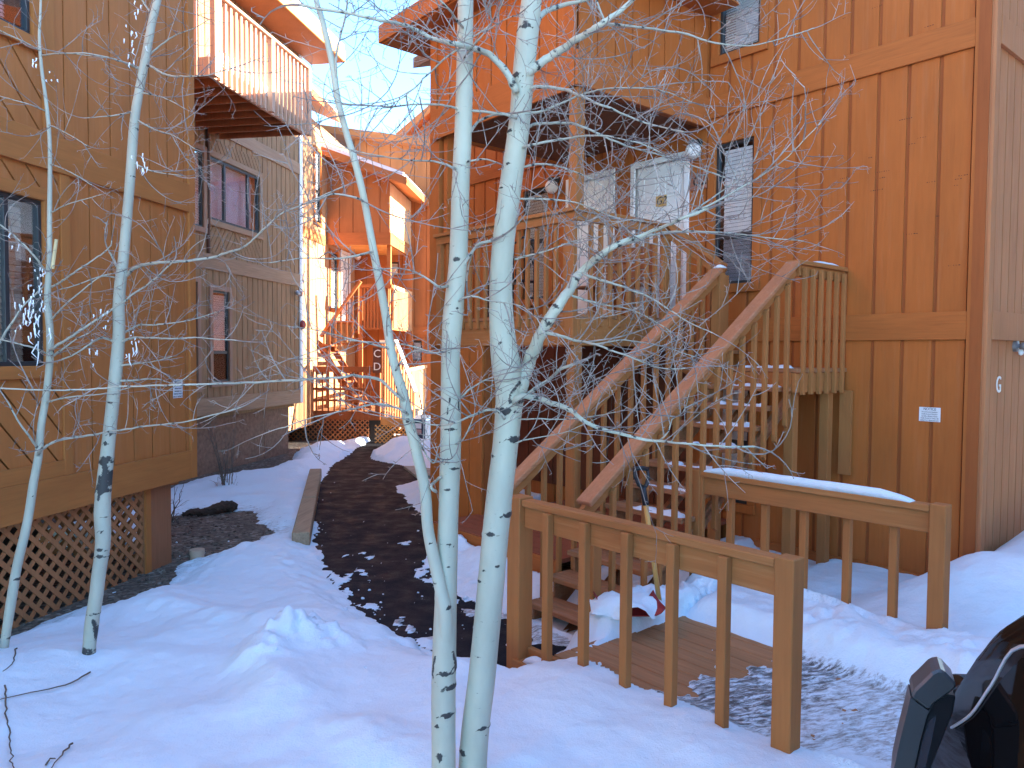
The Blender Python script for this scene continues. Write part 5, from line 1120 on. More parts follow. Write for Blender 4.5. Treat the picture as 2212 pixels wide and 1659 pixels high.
# -- second from left
T4 = [(188, 1480, 36), (189, 1440, 33), (192, 1406, 26), (197, 1353, 27), (207, 1290, 28), (213, 1240, 28), (222, 1173, 30), (221, 1106, 33), (225, 1040, 30), (231, 986, 28), (242, 886, 26), (252, 786, 26), (257, 720, 25), (257, 653, 24), (263, 586, 23), (267, 553, 21), (280, 400, 20), (290, 267, 19), (300, 200, 18), (313, 133, 18), (328, 50, 16), (340, 0, 15), (362, -120, 12), (390, -300, 7)]
b4 = [
 B([(266, 600), (280, 590), (300, 575), (350, 566), (433, 560), (475, 553), (533, 530), (600, 467), (667, 437), (740, 403)], 10, 4, y=-0.5, e=0.075),
 B([(262, 742), (275, 733), (300, 728), (367, 733), (433, 731), (510, 737)], 8, 3, y=-0.4),
 B([(262, 722), (280, 712), (302, 701), (350, 700), (410, 690), (470, 672)], 7, 2.5, y=0.1),
 B([(252, 745), (240, 735), (215, 730), (190, 745), (160, 765), (130, 778)], 8, 4, y=-0.2),
 B([(258, 790), (280, 787), (320, 783), (370, 770)], 7, 2.5, y=-0.2),
 B([(255, 822), (290, 822), (340, 818), (380, 826), (420, 800)], 6, 2.5, y=-0.2),
 B([(312, 140), (325, 142), (367, 163), (433, 163), (500, 147)], 8, 3, y=-0.3),
 B([(307, 150), (290, 143), (267, 133), (200, 117), (140, 115)], 8, 3, y=-0.3),
 B([(313, 130), (345, 100), (380, 75), (420, 60)], 6, 2.5, y=0.0),
 B([(335, 15), (350, -5), (380, -40), (420, -60)], 8, 4, y=0.0),
 B([(330, 35), (310, 5), (290, -30)], 6, 3),
 B([(298, 260), (330, 280), (370, 290), (420, 320)], 5, 2, y=-0.3),
 B([(293, 240), (240, 250), (180, 255)], 5, 2, y=-0.3),
 B([(285, 350), (330, 370), (400, 380)], 5, 2, y=-0.2),
 B([(250, 600), (225, 597), (180, 612), (130, 625)], 5, 2.5, y=-0.3),
 B([(252, 575), (243, 555), (235, 545)], 7, 5, e=0.1),
 B([(305, 200), (350, 210), (400, 235)], 5, 2, y=-0.3),
]
e4 = [(217, 1150, 14, 9), (213, 1190, 18, 12), (222, 1000, 30, 30), (216, 1060, 26, 40), (226, 960, 14, 14), (235, 940, 16, 8), (240, 900, 14, 5), (237, 870, 18, 5), (213, 1205, 20, 14), (196, 1330, 24, 8), (186, 1425, 30, 50), (240, 855, 18, 5), (290, 275, 14, 7), (280, 380, 12, 7), (257, 655, 14, 5), (222, 1120, 14, 8), (195, 1450, 22, 14)]
k4 = [(216, 1000, 230, 990, 12, .85), (225, 1010, 222, 1060, 15, .85), (214, 1030, 212, 1080, 9, .8), (232, 1020, 230, 1050, 6, .8), (198, 1340, 201, 1420, 8, .75), (178, 1405, 182, 1460, 12, .8), (205, 1230, 200, 1330, 6, .35)]
make_tree('slender aspen with a black-scarred lower trunk before the lattice wall', 4.77, [T4], b4, e4, k4, 37, 'bark2', 22, 0.085, (0.18, 0.55), 0.0029, 2)
# -- leftmost
T3 = [(-14, 1520, 26), (-4, 1470, 22), (10, 1389, 18), (23, 1306, 20), (37, 1223, 19), (53, 1156, 19), (63, 1106, 18), (72, 1045, 17), (83, 986, 16), (89, 920, 15), (100, 853, 15), (107, 786, 15), (108, 720, 15), (103, 653, 14), (105, 586, 12), (107, 553, 11), (107, 467, 10), (108, 367, 9), (107, 300, 8), (103, 250, 8), (97, 200, 7), (90, 150, 7), (85, 83, 6), (87, 33, 5), (88, 0, 4.5), (90, -100, 3)]
b3 = [
 B([(80, 985), (95, 970), (117, 956), (200, 940), (300, 923), (417, 906), (520, 880)], 9, 3.5, y=-0.4, e=0.075),
 B([(108, 757), (118, 750), (167, 720), (250, 663), (333, 603), (375, 565)], 9, 4, y=-0.3),
 B([(110, 770), (135, 755), (160, 735), (190, 720)], 7, 3, y=-0.2),
 B([(82, 970), (57, 936), (37, 906), (13, 866)], 7, 4, y=-0.2),
 B([(100, 763), (60, 748), (0, 733), (-50, 725)], 6, 3, y=-0.3),
 B([(-20, 750), (0, 738), (50, 663), (95, 620)], 9, 4, y=0.0),
 B([(98, 870), (140, 860), (220, 850), (280, 835)], 5, 2.5, y=-0.2),
 B([(103, 590), (80, 560), (40, 520), (0, 485), (-40, 460)], 6, 4, y=-0.3),
 B([(112, 620), (160, 590), (230, 540), (240, 520)], 6, 3, y=-0.3),
 B([(112, 690), (150, 650), (210, 600), (240, 590)], 5, 2.5, y=-0.2),
 B([(98, 240), (60, 225), (0, 207)], 4, 2, y=-0.2),
 B([(105, 270), (140, 285), (190, 315)], 4, 2, y=-0.2),
 B([(108, 355), (150, 370), (200, 400)], 4, 2, y=-0.2),
 B([(90, 120), (150, 115), (230, 125)], 4, 2, y=-0.2),
 B([(88, 110), (40, 85), (0, 65)], 4, 2, y=-0.2),
 B([(110, 460), (150, 440), (220, 420)], 4, 2, y=-0.2),
]
e3 = [(30, 1255, 12, 10), (12, 1385, 14, 12), (70, 1073, 10, 6), (105, 640, 12, 6), (107, 760, 14, 8), (83, 1000, 8, 6)]
tr3, tw3 = make_tree('thinnest aspen sapling at the left edge in front of the sliding window', 4.77, [T3], b3, e3, [], 53, 'bark2', 16, 0.085, (0.16, 0.5), 0.0028, 2)
o = MB(); o.tube([at(113, 580, 4.72), at(122, 517, 4.70)], [0.011, 0.010], 8); o.build('broken_stub', M['splint'], tr3)
o = MB(); o.tube([at(948, 1034, 3.36), at(956, 1026, 3.35)], [0.010, 0.004], 7); o.build('broken_stub', M['splint'], tree2)
# beads of ice on the left twigs
ic = MB(); rr = random.Random(8)
for (x, y, n, L) in ((60, 660, 22, 16), (78, 640, 12, 14), (90, 730, 6, 34), (70, 700, 10, 24), (45, 700, 8, 18), (215, 690, 8, 12), (290, 100, 6, 16), (300, 30, 6, 12), (275, 95, 6, 14), (305, 350, 8, 18), (205, 755, 8, 10), (290, 745, 5, 30), (72, 140, 4, 14), (112, 150, 4, 9), (40, 530, 5, 16), (80, 585, 10, 9), (300, 735, 5, 10)):
    for k in range(n):
        p = at(x+rr.gauss(0, 9), y+rr.gauss(0, 14), 4.5+rr.gauss(0, 0.1)); l = L*rr.uniform(0.3, 1.0)*4.5/FOC; ic.tube([p, p+Vector((rr.gauss(0, l*0.12), 0, -l*0.6)), p+Vector((rr.gauss(0, l*0.2), 0, -l))], [0.0042, 0.0035, 0.001], 5)
o = ic.build('icicles', M['ice'], tr3); tag(o, kind='stuff')

# =================================================================== SMALL THINGS
def shrub(label, x, y, n, h, sp, seed, z=0.05):
    p = unp(x, y, z); r = random.Random(seed); t = thing('bare_shrub', (p.x, p.y, 0), label, 'shrub', 'bare shrubs in the snow')
    tw = Twigs(seed); m = MB()
    for k in range(n):
        a = r.uniform(0, 6.28); q = Vector((p.x+r.gauss(0, sp*0.25), p.y+r.gauss(0, sp*0.25), -0.02)); d = Vector((math.cos(a)*sp, math.sin(a)*sp, h*r.uniform(0.6, 1.1)))
        pts = [q+d*f+Vector((r.gauss(0, .015), r.gauss(0, .015), 0))*(f > 0) for f in (0, .2, .4, .6, .8, 1)]; m.tube(pts, [0.009*(1-f*0.75) for f in (0, .2, .4, .6, .8, 1)], 5, False)
        tw.along([Vector((*c, 0.003)) for c in pts], 0.12, (0.1, 0.3), 0.003, 1, 0.15, 0.4)
    m.build('stems', M['shrubt'], t); o = tw.mb.build('twigs', M['shrubt'], t); tag(o, kind='stuff')
shrub('bare brown shrub in the snow in front of the weathered wall', 483, 1058, 12, 1.1, 0.25, 3)
shrub('tiny dark bare shrub by the corner pier and gravel', 368, 1120, 5, 0.45, 0.12, 5)
shrub('thin bare sapling standing behind the stair railing on the porch', 1290, 1125, 3, 2.4, 0.35, 6, 0.0)
# dead twigs on the snow in the lower left corner
t = MB()
for pts in ([(195, 1452), (140, 1480), (70, 1495), (10, 1508), (-30, 1520)], [(12, 1480), (14, 1540), (22, 1600), (30, 1670)], [(155, 1606), (130, 1635), (110, 1660)], [(98, 1652), (110, 1638), (120, 1640)], [(35, 1400), (25, 1435), (5, 1450)]):
    P = []
    for (x, y) in pts:
        q = unp(x, y, 0.3)
        for _ in range(3): q = unp(x, y, snow_z(q.x, q.y)+0.012)
        P.append(q)
    P = spline(P, 0.04); t.tube([q+Vector((rnd.gauss(0, .004), rnd.gauss(0, .004), 0)) for q in P], [0.005*(1-0.6*i/len(P)) for i in range(len(P))], 6)
tag(t.build('fallen_twigs', M['shrubt'], None), 'dead dark twigs lying on the snow in the lower left corner', 'twigs', kind='stuff')
# landscape timber along the path
t = thing('edging_timber', unp(665, 1090), 'weathered landscape timber edging the path, snow on its near end', 'timber edging')
for (a, c) in (((682, 1022), (668, 1085)), ((667.5, 1087), (650, 1165))):
    p, q = unp(*a, 0.1), unp(*c, 0.1); MB().beam(p, q, 0.20, 0.16).build('sleeper', M['timber'], t, bevel=0.012)
# log
p, q = unp(395, 1112, 0.05), unp(512, 1092, 0.08); m = MB(); n = 26; pts = [p.lerp(q, i/n)+Vector((0, 0, 0.015*math.sin(i*0.4))) for i in range(n+1)]
m.tube(pts, [(0.045+0.03*sstep(i, 8, 16))*min(1.0, 0.45+0.5*min(i, (n-i)*3)/4) for i in range(n+1)], 9)
m.v = [tuple(Vector(v)+Vector((rnd.gauss(0, .006), rnd.gauss(0, .006), rnd.gauss(0, .008)))) for v in m.v]; tag(m.build('log', M['log'], None), 'dark rotten log lying on the gravel at the snow edge', 'log')
# pipe cap
p = unp(426, 1212, 0.0); m = MB(); m.lathe((p.x, p.y, -0.02), [(0.070, 0), (0.070, 0.125), (0.066, 0.132), (0.0, 0.136)], 28); m.lathe((p.x, p.y, 0.07), [(0.0705, 0), (0.0745, 0.002), (0.0745, 0.052), (0.0705, 0.056)], 28); tag(m.build('pipe_cap', M['pipe'], None, smooth=False), 'short tan plastic pipe cap standing in the gravel', 'pipe')
# rocks on the gravel: separate pebbles too many to count
gv = MB(); rr = random.Random(4); PG = [unp(x, y) for x, y in GRAV]
for k in range(700):
    x = rr.uniform(300, 640); y = rr.uniform(1085, 1290); p = unp(x, y)
    if snow_z(p.x, p.y) > -0.01: continue
    s = rr.uniform(0.010, 0.028); gv.lathe((p.x, p.y, 0), [(s*0.8, -0.002), (s, s*0.25), (s*0.7, s*0.6), (0, s*0.75)], 6, (rr.gauss(0, .2), rr.gauss(0, .2), 1))
tag(gv.build('gravel_stones', M['gravel'], None), kind='stuff')
# snow clods thrown beside the path
cl = MB(); rr = random.Random(14)
for k in range(150):
    c = rr.choice([(745, 1275, 30, 18), (800, 1330, 40, 15), (690, 1180, 12, 30), (880, 1290, 60, 30), (1030, 1330, 40, 25), (610, 1410, 60, 22), (930, 1230, 30, 25), (420, 1205, 60, 15), (700, 1100, 15, 40), (1400, 1440, 120, 25), (660, 1150, 25, 15), (900, 1400, 60, 12), (960, 1360, 60, 18)])
    x, y = rr.gauss(c[0], c[2]), rr.gauss(c[1], c[3]); p = unp(x, y, 0.0); z = snow_z(p.x, p.y)
    if 1350 < x < 1600 and y > 1380: z = DZ; p = unp(x, y, DZ)
    elif z > 0.02: p = unp(x, y, z); z = snow_z(p.x, p.y)
    s = abs(rr.gauss(0, 0.008))+0.003
    cl.lathe((p.x, p.y, max(z, 0.004)-s*0.3), [(s*0.7, 0), (s, s*0.5), (s*0.75, s*1.0), (0, s*1.25)], 6, (rr.gauss(0, .3), rr.gauss(0, .3), 1))
tag(cl.build('snow_clods', M['snow'], None, smooth=True), kind='stuff')

# shovel stuck in the heap by the stairs
g0 = at(1387, 1035, 5.42); g1 = at(1419, 1262, 5.38); d = (g1-g0).normalized()
t = thing('snow_shovel', (g1.x, g1.y, 0.3), 'snow shovel with yellow handle and black grip stuck in snow by the stairs', 'shovel')
hs = g0.lerp(g1, 0.22); m = MB(); m.tube([hs, g1 + d*0.12], [0.0185, 0.0185], 12); m.build('handle', M['handle'], t, smooth=True)
m = MB(); m.tube([hs+d*0.02, hs-d*0.11], [0.024, 0.022], 10); x = Vector((1, 0.2, 0)).normalized()
m.tube([hs-d*0.10, hs-d*0.13+x*0.03, hs-d*0.19+x*0.052, hs-d*0.245+x*0.05], [0.018, 0.016, 0.013, 0.012], 8); m.tube([hs-d*0.10, hs-d*0.13-x*0.03, hs-d*0.19-x*0.052, hs-d*0.245-x*0.05], [0.018, 0.016, 0.013, 0.012], 8)
m.tube([hs-d*0.24-x*0.06, hs-d*0.25, hs-d*0.24+x*0.06], [0.016, 0.017, 0.016], 8); m.build('grip', M['black'], t, smooth=True)
m = MB(); bc = at(1352, 1314, 5.28); bx = (at(1412, 1272, 5.24)-at(1294, 1272, 5.32)).normalized(); by = Vector((0.35, -0.9, -0.12)).normalized(); bn = bx.cross(by)
n = 14; rows = []
for i in range(n+1):
    for j in range(9):
        f = i/n*2-1; g = j/8; q = bc + bx*(f*0.215) + by*(g*0.17-0.05) + Vector((0, 0, 1))*(0.06*abs(f)**6 + 0.05*(1-g)**2.5 + 0.006*math.cos(f*18)*(1-g)); rows.append(q)
i0 = 0; m.v += [tuple(q) for q in rows] + [tuple(q-Vector((0, 0, 0.006))) for q in rows]; K = len(rows)
for i in range(n):
    for j in range(8):
        a = i*9+j; m.f.append([a, a+1, a+10, a+9]); m.f.append([K+a, K+a+9, K+a+10, K+a+1])
for i in range(n):
    for j in (0, 8): a = i*9+j; m.f.append([a, a+9, K+a+9, K+a])
for j in range(8):
    for i in (0, n): a = i*9+j; m.f.append([a, a+1, K+a+1, K+a])
m.build('blade', M['red'], t, smooth=True)
snow_heap('shovel_snow', 'clump of snow resting on the red shovel blade', bc+Vector((0.02, -0.02, 0.0)), 0.27, 0.20, 0.10, 3, 20)

# signs and lamps on the walls
def notice(fr, c, p, sg, w, h, z, label, n2):
    xd = (fr.e1[0], fr.e1[1], 0); 
    if sg > 0: xd = tuple(-q for q in xd) if False else xd
    t = thing('notice_sign', fr.P(c, p, z), label, 'sign')
    MB().box(fr, (c-w/2, c+w/2), (p, p+sg*0.003), (z-h/2, z+h/2)).build('board', M['signw'], t, bevel=0.001)
    q = p+sg*0.0035; L = ['Fire and Insurance Regulations', 'Prohibit the use of Charcoal or', 'Gas Grills on Balconies or Porches', 'THIS POLICY WILL BE', 'STRICTLY ENFORCED']
    xv = Vector((fr.e1[0], fr.e1[1], 0))
    if sg < 0 and fr is FR: xv = Vector((fr.e1[0], fr.e1[1], 0))
    text('NOTICE', h*0.26, 'ink', t, fr.P(c, q, z+h*0.37), xv, (0, 0, 1), 0.0006, 'heading', sx=w/h*0.62)
    for i, s in enumerate(L): text(s, h*0.125, 'ink', t, fr.P(c, q, z+h*(0.17-0.15*i)), xv, (0, 0, 1), 0.0005, 'text_line', sx=min(1.0, w*0.90/(len(s)*h*0.125*0.50)))
notice(FR, -2.88, D-0.015, -1, 0.19, 0.135, 1.665, 'small white fire regulations notice on the right wall beside the stairs', 0)
notice(FL, 6.98, p_l1 if False else -4.884, 1, 0.155, 0.19, 1.82, 'small white notice near the corner of the tan wall on the left', 1)
t = thing('building_letter', FR.P(UC+0.02, 8.02, 1.95), 'white stencil letter G on the end wall by the floodlight', 'letter')
text('G', 0.22, 'white', t, FR.P(UC+0.019, 8.02, 1.95), (FR.e2[0], FR.e2[1], 0), (0, 0, 1), 0.003, 'letter', sx=0.85)
t = thing('address_plaque', FR.P(-5.56, D-0.03, 4.3), 'carved copper-brown plaque reading G2 under the lamp beside the nearer white door', 'plaque')
MB().box(FR, (-5.67, -5.43), (D-0.0155, D-0.04), (4.20, 4.40)).build('board', M['plaque'], t, bevel=0.008); text('G2', 0.17, 'ink', t, FR.P(-5.53, D-0.042, 4.30), (FR.e1[0], FR.e1[1], 0), (0, 0, 1), 0.003, 'lettering', shear=0.2)
def globe(label, u, z):
    c = Vector(FR.P(u, D-0.13, z)); t = thing('wall_lamp', FR.P(u, D-0.02, z), label, 'lamp', 'globe lamps by the doors')
    m = MB(); m.lathe(c, [(0.0, -0.095), (0.035, -0.09), (0.07, -0.068), (0.09, -0.035), (0.097, 0), (0.09, 0.035), (0.07, 0.068), (0.045, 0.085)], 26); m.build('globe', M['globe'], t, smooth=True)
    m = MB(); m.lathe(c+Vector((0, 0, 0.08)), [(0.05, 0), (0.052, 0.045), (0.02, 0.06)], 18); m.tube([c+Vector((0, 0, 0.12)), Vector(FR.P(u, D-0.02, z+0.12))], 0.016, 8); m.lathe(FR.P(u, D-0.0155, z+0.12), [(0.055, 0), (0.05, 0.02)], 16, (-FR.e2[0], -FR.e2[1], 0)); m.build('bracket', M['dark_frame'], t, smooth=False)
globe('round white globe lamp to the right of door G2', -5.56, 4.64); globe('round globe lamp to the left of door G3', -8.02, 4.62)
t = thing('floodlight', FR.P(UC+0.05, 8.5, 2.3), 'grey metal floodlight arm with a sensor on the pale end wall', 'lamp')
c = Vector(FR.P(UC+0.017, 8.42, 2.32)); ne = Vector((FR.e1[0], FR.e1[1], 0)); ve = Vector((FR.e2[0], FR.e2[1], 0))
m = MB(); m.lathe(c, [(0.055, 0), (0.055, 0.03), (0.02, 0.035), (0.018, 0.09)], 18, ne); m.build('base', M['grey_metal'], t)
m = MB(); m.lathe(c+ne*0.10-ve*0.06, [(0.02, -0.02), (0.035, 0.0), (0.038, 0.06), (0.055, 0.20), (0.065, 0.34)], 18, ve); m.build('lamp_head', M['grey_metal'], t, smooth=True)
m = MB(); m.lathe(c+ne*0.06-Vector((0, 0, 0.06)), [(0.0, -0.03), (0.02, -0.02), (0.024, 0.0), (0.016, 0.03)], 12); m.build('sensor', M['white'], t, smooth=True)
t = thing('floodlight', FL.P(15.3, -7.75, 3.5), 'small grey double floodlight high on the weathered wall corner', 'lamp'); m = MB()
m.lathe(FL.P(15.28, -7.78, 3.50), [(0.06, 0), (0.06, 0.03), (0.02, 0.05)], 14, (FL.e2[0], FL.e2[1], 0)); m.build('base', M['white'], t); m = MB(); m.lathe(FL.P(15.05, -7.66, 3.48), [(0.02, -0.02), (0.04, 0), (0.06, 0.16)], 14, (FL.e1[0], FL.e1[1], 0)); m.build('lamp_head', M['grey_metal'], t, smooth=True)
m = MB(); m.lathe(FL.P(15.46, -7.755, 2.82), [(0.095, 0), (0.10, 0.02), (0.095, 0.05), (0.06, 0.075), (0.0, 0.08)], 20, (FL.e2[0], FL.e2[1], 0)); tag(m.build('alarm_bell', M['alarm'], None, smooth=True), 'round red alarm bell on the far corner of the weathered wall', 'bell')
c = Vector(FF.P(21.85, WB+0.14, 5.05)); t = thing('wall_lamp', c, 'round globe lamp in the corner of the far sunlit porch', 'lamp'); m = MB(); m.lathe(c, [(0.0, -0.11), (0.06, -0.09), (0.10, -0.04), (0.105, 0.01), (0.08, 0.07), (0.04, 0.10)], 20); m.build('globe', M['globe'], t, smooth=True); m = MB(); m.lathe(c+Vector((0, 0, 0.09)), [(0.06, 0), (0.04, 0.06)], 14); m.build('bracket', M['dark_frame'], t)

# furniture seen behind the porch railing
t = thing('slatted_bench', FR.P(-6.4, 7.1, FLOOR), 'wooden slatted bench on the raised porch between the white doors', 'bench')
m = MB()
for k in range(5): m.box(FR, (-6.95, -5.95), (7.30+0.012*k, 7.325+0.012*k), (FLOOR+0.45+k*0.10, FLOOR+0.53+k*0.10))
m.build('backrest', M['tread'], t, bevel=0.003); m = MB()
for k in range(4): m.box(FR, (-6.95, -5.95), (6.86+k*0.105, 6.95+k*0.105), (FLOOR+0.42, FLOOR+0.445))
m.build('seat', M['tread'], t, bevel=0.003)
for u in (-6.95, -6.01):
    for v in (6.88, 7.27): MB().box(FR, (u, u+0.06), (v, v+0.06), (FLOOR, FLOOR+0.418 if v < 7 else FLOOR+0.93)).build('leg', M['tread'], t)
t = thing('metal_chair', FR.P(-7.1, 5.95, FLOOR), 'black scrollwork metal chair on the raised porch behind the railing', 'chair')
m = MB()
for u in (-7.25, -6.85):
    for v in (5.75, 6.15): m.tube([FR.P(u, v, FLOOR), FR.P(u, v, FLOOR+(0.44 if v < 6 else 0.95))], 0.014, 8)
m.build('frame', M['black'], t); m = MB(); m.box(FR, (-7.26, -6.84), (5.74, 6.16), (FLOOR+0.44, FLOOR+0.47)); m.build('seat', M['black'], t, bevel=0.008)
m = MB()
for k in range(4):
    cx, cz, r = -7.05+(0.09 if k % 2 else -0.09), FLOOR+0.58+0.09*k, 0.085
    m.tube([FR.P(cx+r*math.cos(a*0.5)*(1-a/22), 6.15, cz+r*math.sin(a*0.5)*(1-a/22)) for a in range(16)], 0.008, 6)
m.tube([FR.P(-7.25, 6.15, FLOOR+0.95), FR.P(-7.05, 6.15, FLOOR+1.02), FR.P(-6.85, 6.15, FLOOR+0.95)], 0.014, 8); m.build('backrest', M['black'], t, smooth=True)
# bins by the far path
t = thing('rubbish_bin', (unp(905, 962).x, unp(905, 962).y, 0), 'dark navy bin with stickers standing by the orange corner', 'bin')
c = unp(911, 968); FB = Fr(20, 110); ca, cb = FB.inv(c.x, c.y)
MB().box(FB, (ca-0.22, ca+0.22), (cb-0.19, cb+0.19), (0.12, 0.66)).build('body', M['bin'], t, bevel=0.015); MB().plane_prism(FB, 'a', [(ca-0.25, 0.662), (ca+0.25, 0.662), (ca+0.25, 0.76), (ca-0.25, 0.70)], cb-0.21, cb+0.21).build('lid', plain('bin_lid_blue', (0.10, 0.16, 0.24), 0.4), t, bevel=0.008); MB().box(FB, (ca-0.20, ca+0.20), (cb-0.17, cb+0.17), (0.0, 0.119)).build('base', M['bin_tan'], t)
MB().box(FB, (ca-0.222, ca-0.2205), (cb-0.10, cb+0.10), (0.48, 0.60)).build('sticker', M['signw'], t); MB().box(FB, (ca-0.222, ca-0.2205), (cb-0.10, cb+0.10), (0.34, 0.46)).build('sticker', plain('sticker_pink', (0.5, 0.3, 0.28), 0.6), t)
t = thing('rubbish_bin', (unp(865, 945).x, unp(865, 945).y, 0), 'wide black bin behind the snow pile at the end of the path', 'bin'); c = unp(868, 947); ca, cb = FB.inv(c.x, c.y)
MB().box(FB, (ca-0.3, ca+0.3), (cb-0.33, cb+0.33), (0.14, 0.70)).build('body', M['black'], t, bevel=0.02); MB().plane_prism(FB, 'b', [(cb-0.36, 0.702), (cb+0.36, 0.702), (cb+0.33, 0.76), (cb-0.33, 0.80)], ca-0.33, ca+0.33).build('lid', M['black'], t, bevel=0.01)
for s in (-0.28, 0.28):
    m = MB(); m.lathe(FB.P(ca-0.2, cb+s, 0.09), [(0.09, -0.02), (0.09, 0.02)], 16, (FB.e2[0], FB.e2[1], 0)); m.build('wheel', M['tyre'], t)
snow_heap('bin_snow', 'snow on top of the wide black bin', (c.x, c.y, 0.765), 0.3, 0.28, 0.10, 5, 14)
MB_ = MB(); q = [unp(x, y) for x, y in ((872, 1012), (990, 1012), (990, 1032), (900, 1034))]; MB_.prism([(p.x, p.y, 0.004) for p in q], [(p.x, p.y, 0.05) for p in q]); tag(MB_.build('concrete_pad', M['concrete'], None), kind='structure')

# =================================================================== PARKED CAR (lower right)
HD = R_(24); cf = Vector((math.sin(HD), math.cos(HD), 0)); cr = Vector((math.cos(HD), -math.sin(HD), 0)); GZ = 0.24
def CP(f, r, z): return cf*f + cr*r + Vector((0, 0, GZ+z))
t = thing('parked_car', CP(0.8, 1.2, 0), 'glossy black parked car with a grey door mirror in the lower right corner', 'car')
ST = [(-1.35, .55, .80, .95), (-1.2, .32, .98, 1.05), (-.7, .28, 1.0, 1.45), (0.0, .27, 1.0, 1.58), (0.8, .27, .99, 1.61), (1.3, .27, .99, 1.60), (1.65, .27, .98, 1.56), (2.0, .27, .97, 1.45), (2.3, .27, .965, 1.28), (2.55, .27, .95, 1.10), (2.8, .28, .88, 0.90), (3.2, .32, .80, .82), (3.6, .50, .60, .66)]
LAT0, WID = 0.26, 1.84
m = MB(); gl = MB(); K = 0
for (f, zs, zb, zr) in ST:
    hw = WID/2; inn = min(0.30, max(0.0, (zr-zb)*0.55)); cab = zr - zb > 0.10
    prof = [(0.03, zs), (0.0, zs+0.22), (0.005, (zs+zb)/2+0.1), (0.02, zb), (0.075 if cab else 0.20, zr-0.06 if cab else zb+(zr-zb)*0.6), (0.14 if cab else 0.4, zr-0.012), (hw, zr+0.03)] if -1.3 < f < 3.5 else [(0.10 if f in (-1.35, 3.6) else 0.03, zs), (0.0 if -1.3 < f < 3.5 else 0.10, zs+0.22), (0.005 if -1.3 < f < 3.5 else 0.12, (zs+zb)/2+0.1), (0.05 if -1.3 < f < 3.5 else 0.16, zb), (0.07+inn*0.85 if cab else 0.22, zr-0.05 if cab else zb+(zr-zb)*0.6), (0.17+inn if cab else 0.4, zr-0.005), (hw, zr+0.03)]
    full = [(LAT0+x, z) for x, z in prof] + [(LAT0+WID-x, z) for x, z in prof[:-1][::-1]]
    if K == 0: K = len(full)
    m.v += [tuple(CP(f, x, z)) for x, z in full]
nS = len(ST)
for i in range(nS-1):
    for k in range(K-1): a = i*K+k; m.f.append([a, a+1, a+K+1, a+K])
    m.f.append([i*K+K-1, i*K, (i+1)*K, (i+1)*K+K-1])
m.f.append(list(range(K))); m.f.append(list(range((nS-1)*K, nS*K)))
bo = m.build('body', M['car'], t, smooth=True); sb = bo.modifiers.new('smooth', 'SUBSURF'); sb.levels = 2; sb.render_levels = 2
def side(pts, mat, name, par=t, off=0.006):
    q = MB(); A = [CP(f, LAT0+x, z) for f, x, z in pts]; B_ = [p-cr*off+Vector((0, 0, off*0.4)) for p in A]; q.prism(A, B_); return q.build(name, mat, par)
gw = side([(2.05, .036, 1.0), (2.30, .034, .965), (2.09, .045, 1.09), (1.90, .055, 1.24), (1.68, .065, 1.39), (1.2, .072, 1.46), (0.4, .075, 1.48), (-.4, .072, 1.40), (-.4, .036, 1.05)], M['carglass'], 'side_window', off=0.012)
mt = MB(); mt.tube(spline([CP(2.32, LAT0+.018, .96), CP(2.09, LAT0+.03, 1.10), CP(1.90, LAT0+.04, 1.25), CP(1.68, LAT0+.05, 1.415), CP(1.2, LAT0+.062, 1.53), CP(.4, LAT0+.065, 1.55), CP(-.4, LAT0+.057, 1.41)], 0.05), 0.0036, 6); mt.build('window_trim', M['chrome'], t, smooth=True)
for f in (-.75, 2.75):
    for x in (0.12, WID-0.12):
        wh = MB(); wh.lathe(CP(f, LAT0+x, .32), [(0.02, -0.11), (0.30, -0.11), (0.335, -0.08), (0.335, 0.08), (0.30, 0.11), (0.02, 0.11)], 28, cr); o = wh.build('wheel', M['tyre'], t); rm = MB(); rm.lathe(CP(f, LAT0+x, .32), [(0.01, -0.118), (0.21, -0.118), (0.22, 0.118), (0.01, 0.118)], 20, cr); rm.build('rim', M['grey_metal'], o)
# door mirror
MY = 1.95
def mp_(pts): return [at(x, y, MY) for x, y in pts]
mirr = MB(); out = [(2018, 1520), (2003, 1545), (1988, 1600), (1974, 1665), (1962, 1730), (1925, 1735), (1931, 1660), (1944, 1600), (1960, 1535), (1967, 1506), (1976, 1512), (1979, 1517), (2007, 1536)]
vb = _F*0.10+cf*0.0
mirr.prism(mp_(out), [p+cf*0.09 for p in mp_(out)]); mo = mirr.build('door_mirror', M['mirror_hous'], t, bevel=0.008)
cp = MB(); out = [(1967, 1505), (1974, 1489), (1990, 1474), (2012, 1452), (2026, 1445), (2038, 1447), (2052, 1462), (2067, 1478), (2063, 1487), (2042, 1503), (2018, 1519), (2007, 1534), (1981, 1515)]
cp.prism([p-cf*0.006 for p in mp_(out)], [p+cf*0.10 for p in mp_(out)]); cp.build('mirror_cap', M['mirror_hous'], mo, bevel=0.010)
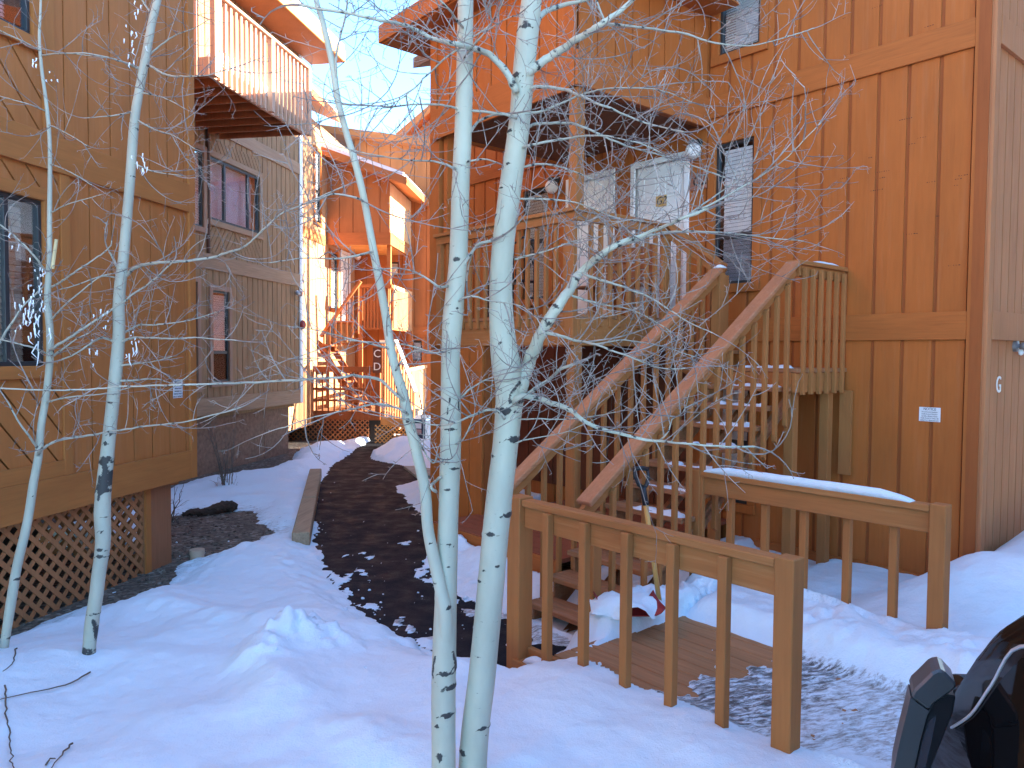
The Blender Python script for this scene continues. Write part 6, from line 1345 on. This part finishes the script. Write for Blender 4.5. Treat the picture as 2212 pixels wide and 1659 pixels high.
g = MB(); out = [(2018, 1521), (2048, 1505), (2066, 1508), (2060, 1545), (2030, 1620), (2010, 1670), (2000, 1735), (1964, 1730), (1976, 1665), (1990, 1602), (2005, 1546)]
g.prism([p+cf*0.012 for p in mp_(out)], [p+cf*0.07 for p in mp_(out)]); g.build('mirror_inner', M['black'], mo, bevel=0.004)
gg = MB(); out = [(2008, 1560), (2024, 1548), (2014, 1600), (2000, 1660), (1990, 1730), (1968, 1728), (1980, 1665), (1993, 1605)]
gg.prism([p+cf*0.008 for p in mp_(out)], [p+cf*0.011 for p in mp_(out)]); gg.build('mirror_glass', M['mirrorg'], mo)
# =================================================================== LIGHT
SUN_AZ, SUN_EL = R_(90), R_(19)
w = bpy.data.worlds.new('World'); scn.world = w; w.use_nodes = True; nt = w.node_tree; bg = nt.nodes['Background']
sk = nt.nodes.new('ShaderNodeTexSky'); sk.sky_type = 'NISHITA'; sk.sun_disc = False; sk.sun_elevation = SUN_EL; sk.sun_rotation = SUN_AZ; sk.altitude = 2500; sk.air_density = 1.0; sk.dust_density = 0.25; sk.ozone_density = 1.3
tn = nt.nodes.new('ShaderNodeMix'); tn.data_type = 'RGBA'; tn.blend_type = 'MULTIPLY'; tn.inputs[0].default_value = 1.0; tn.inputs[7].default_value = (0.70, 0.93, 1.0, 1)
nt.links.new(sk.outputs[0], tn.inputs[6]); nt.links.new(tn.outputs[2], bg.inputs[0]); bg.inputs[1].default_value = 0.15
sl = bpy.data.lights.new('sun', 'SUN'); sl.energy = 4.5; sl.angle = R_(0.5); sl.color = (1.0, 0.92, 0.80)
so = bpy.data.objects.new('sun', sl); COL.objects.link(so); so.location = (20, 0, 20)
sd = Vector((math.sin(SUN_AZ)*math.cos(SUN_EL), math.cos(SUN_AZ)*math.cos(SUN_EL), math.sin(SUN_EL)))
so.rotation_euler = sd.to_track_quat('Z', 'Y').to_euler()
scn.view_settings.view_transform = 'Standard'; scn.view_settings.look = 'None'; scn.view_settings.exposure = 3.0; scn.view_settings.gamma = 1.0
scn.cycles.max_bounces = 8; scn.cycles.diffuse_bounces = 4; scn.cycles.glossy_bounces = 4; scn.cycles.transparent_max_bounces = 12
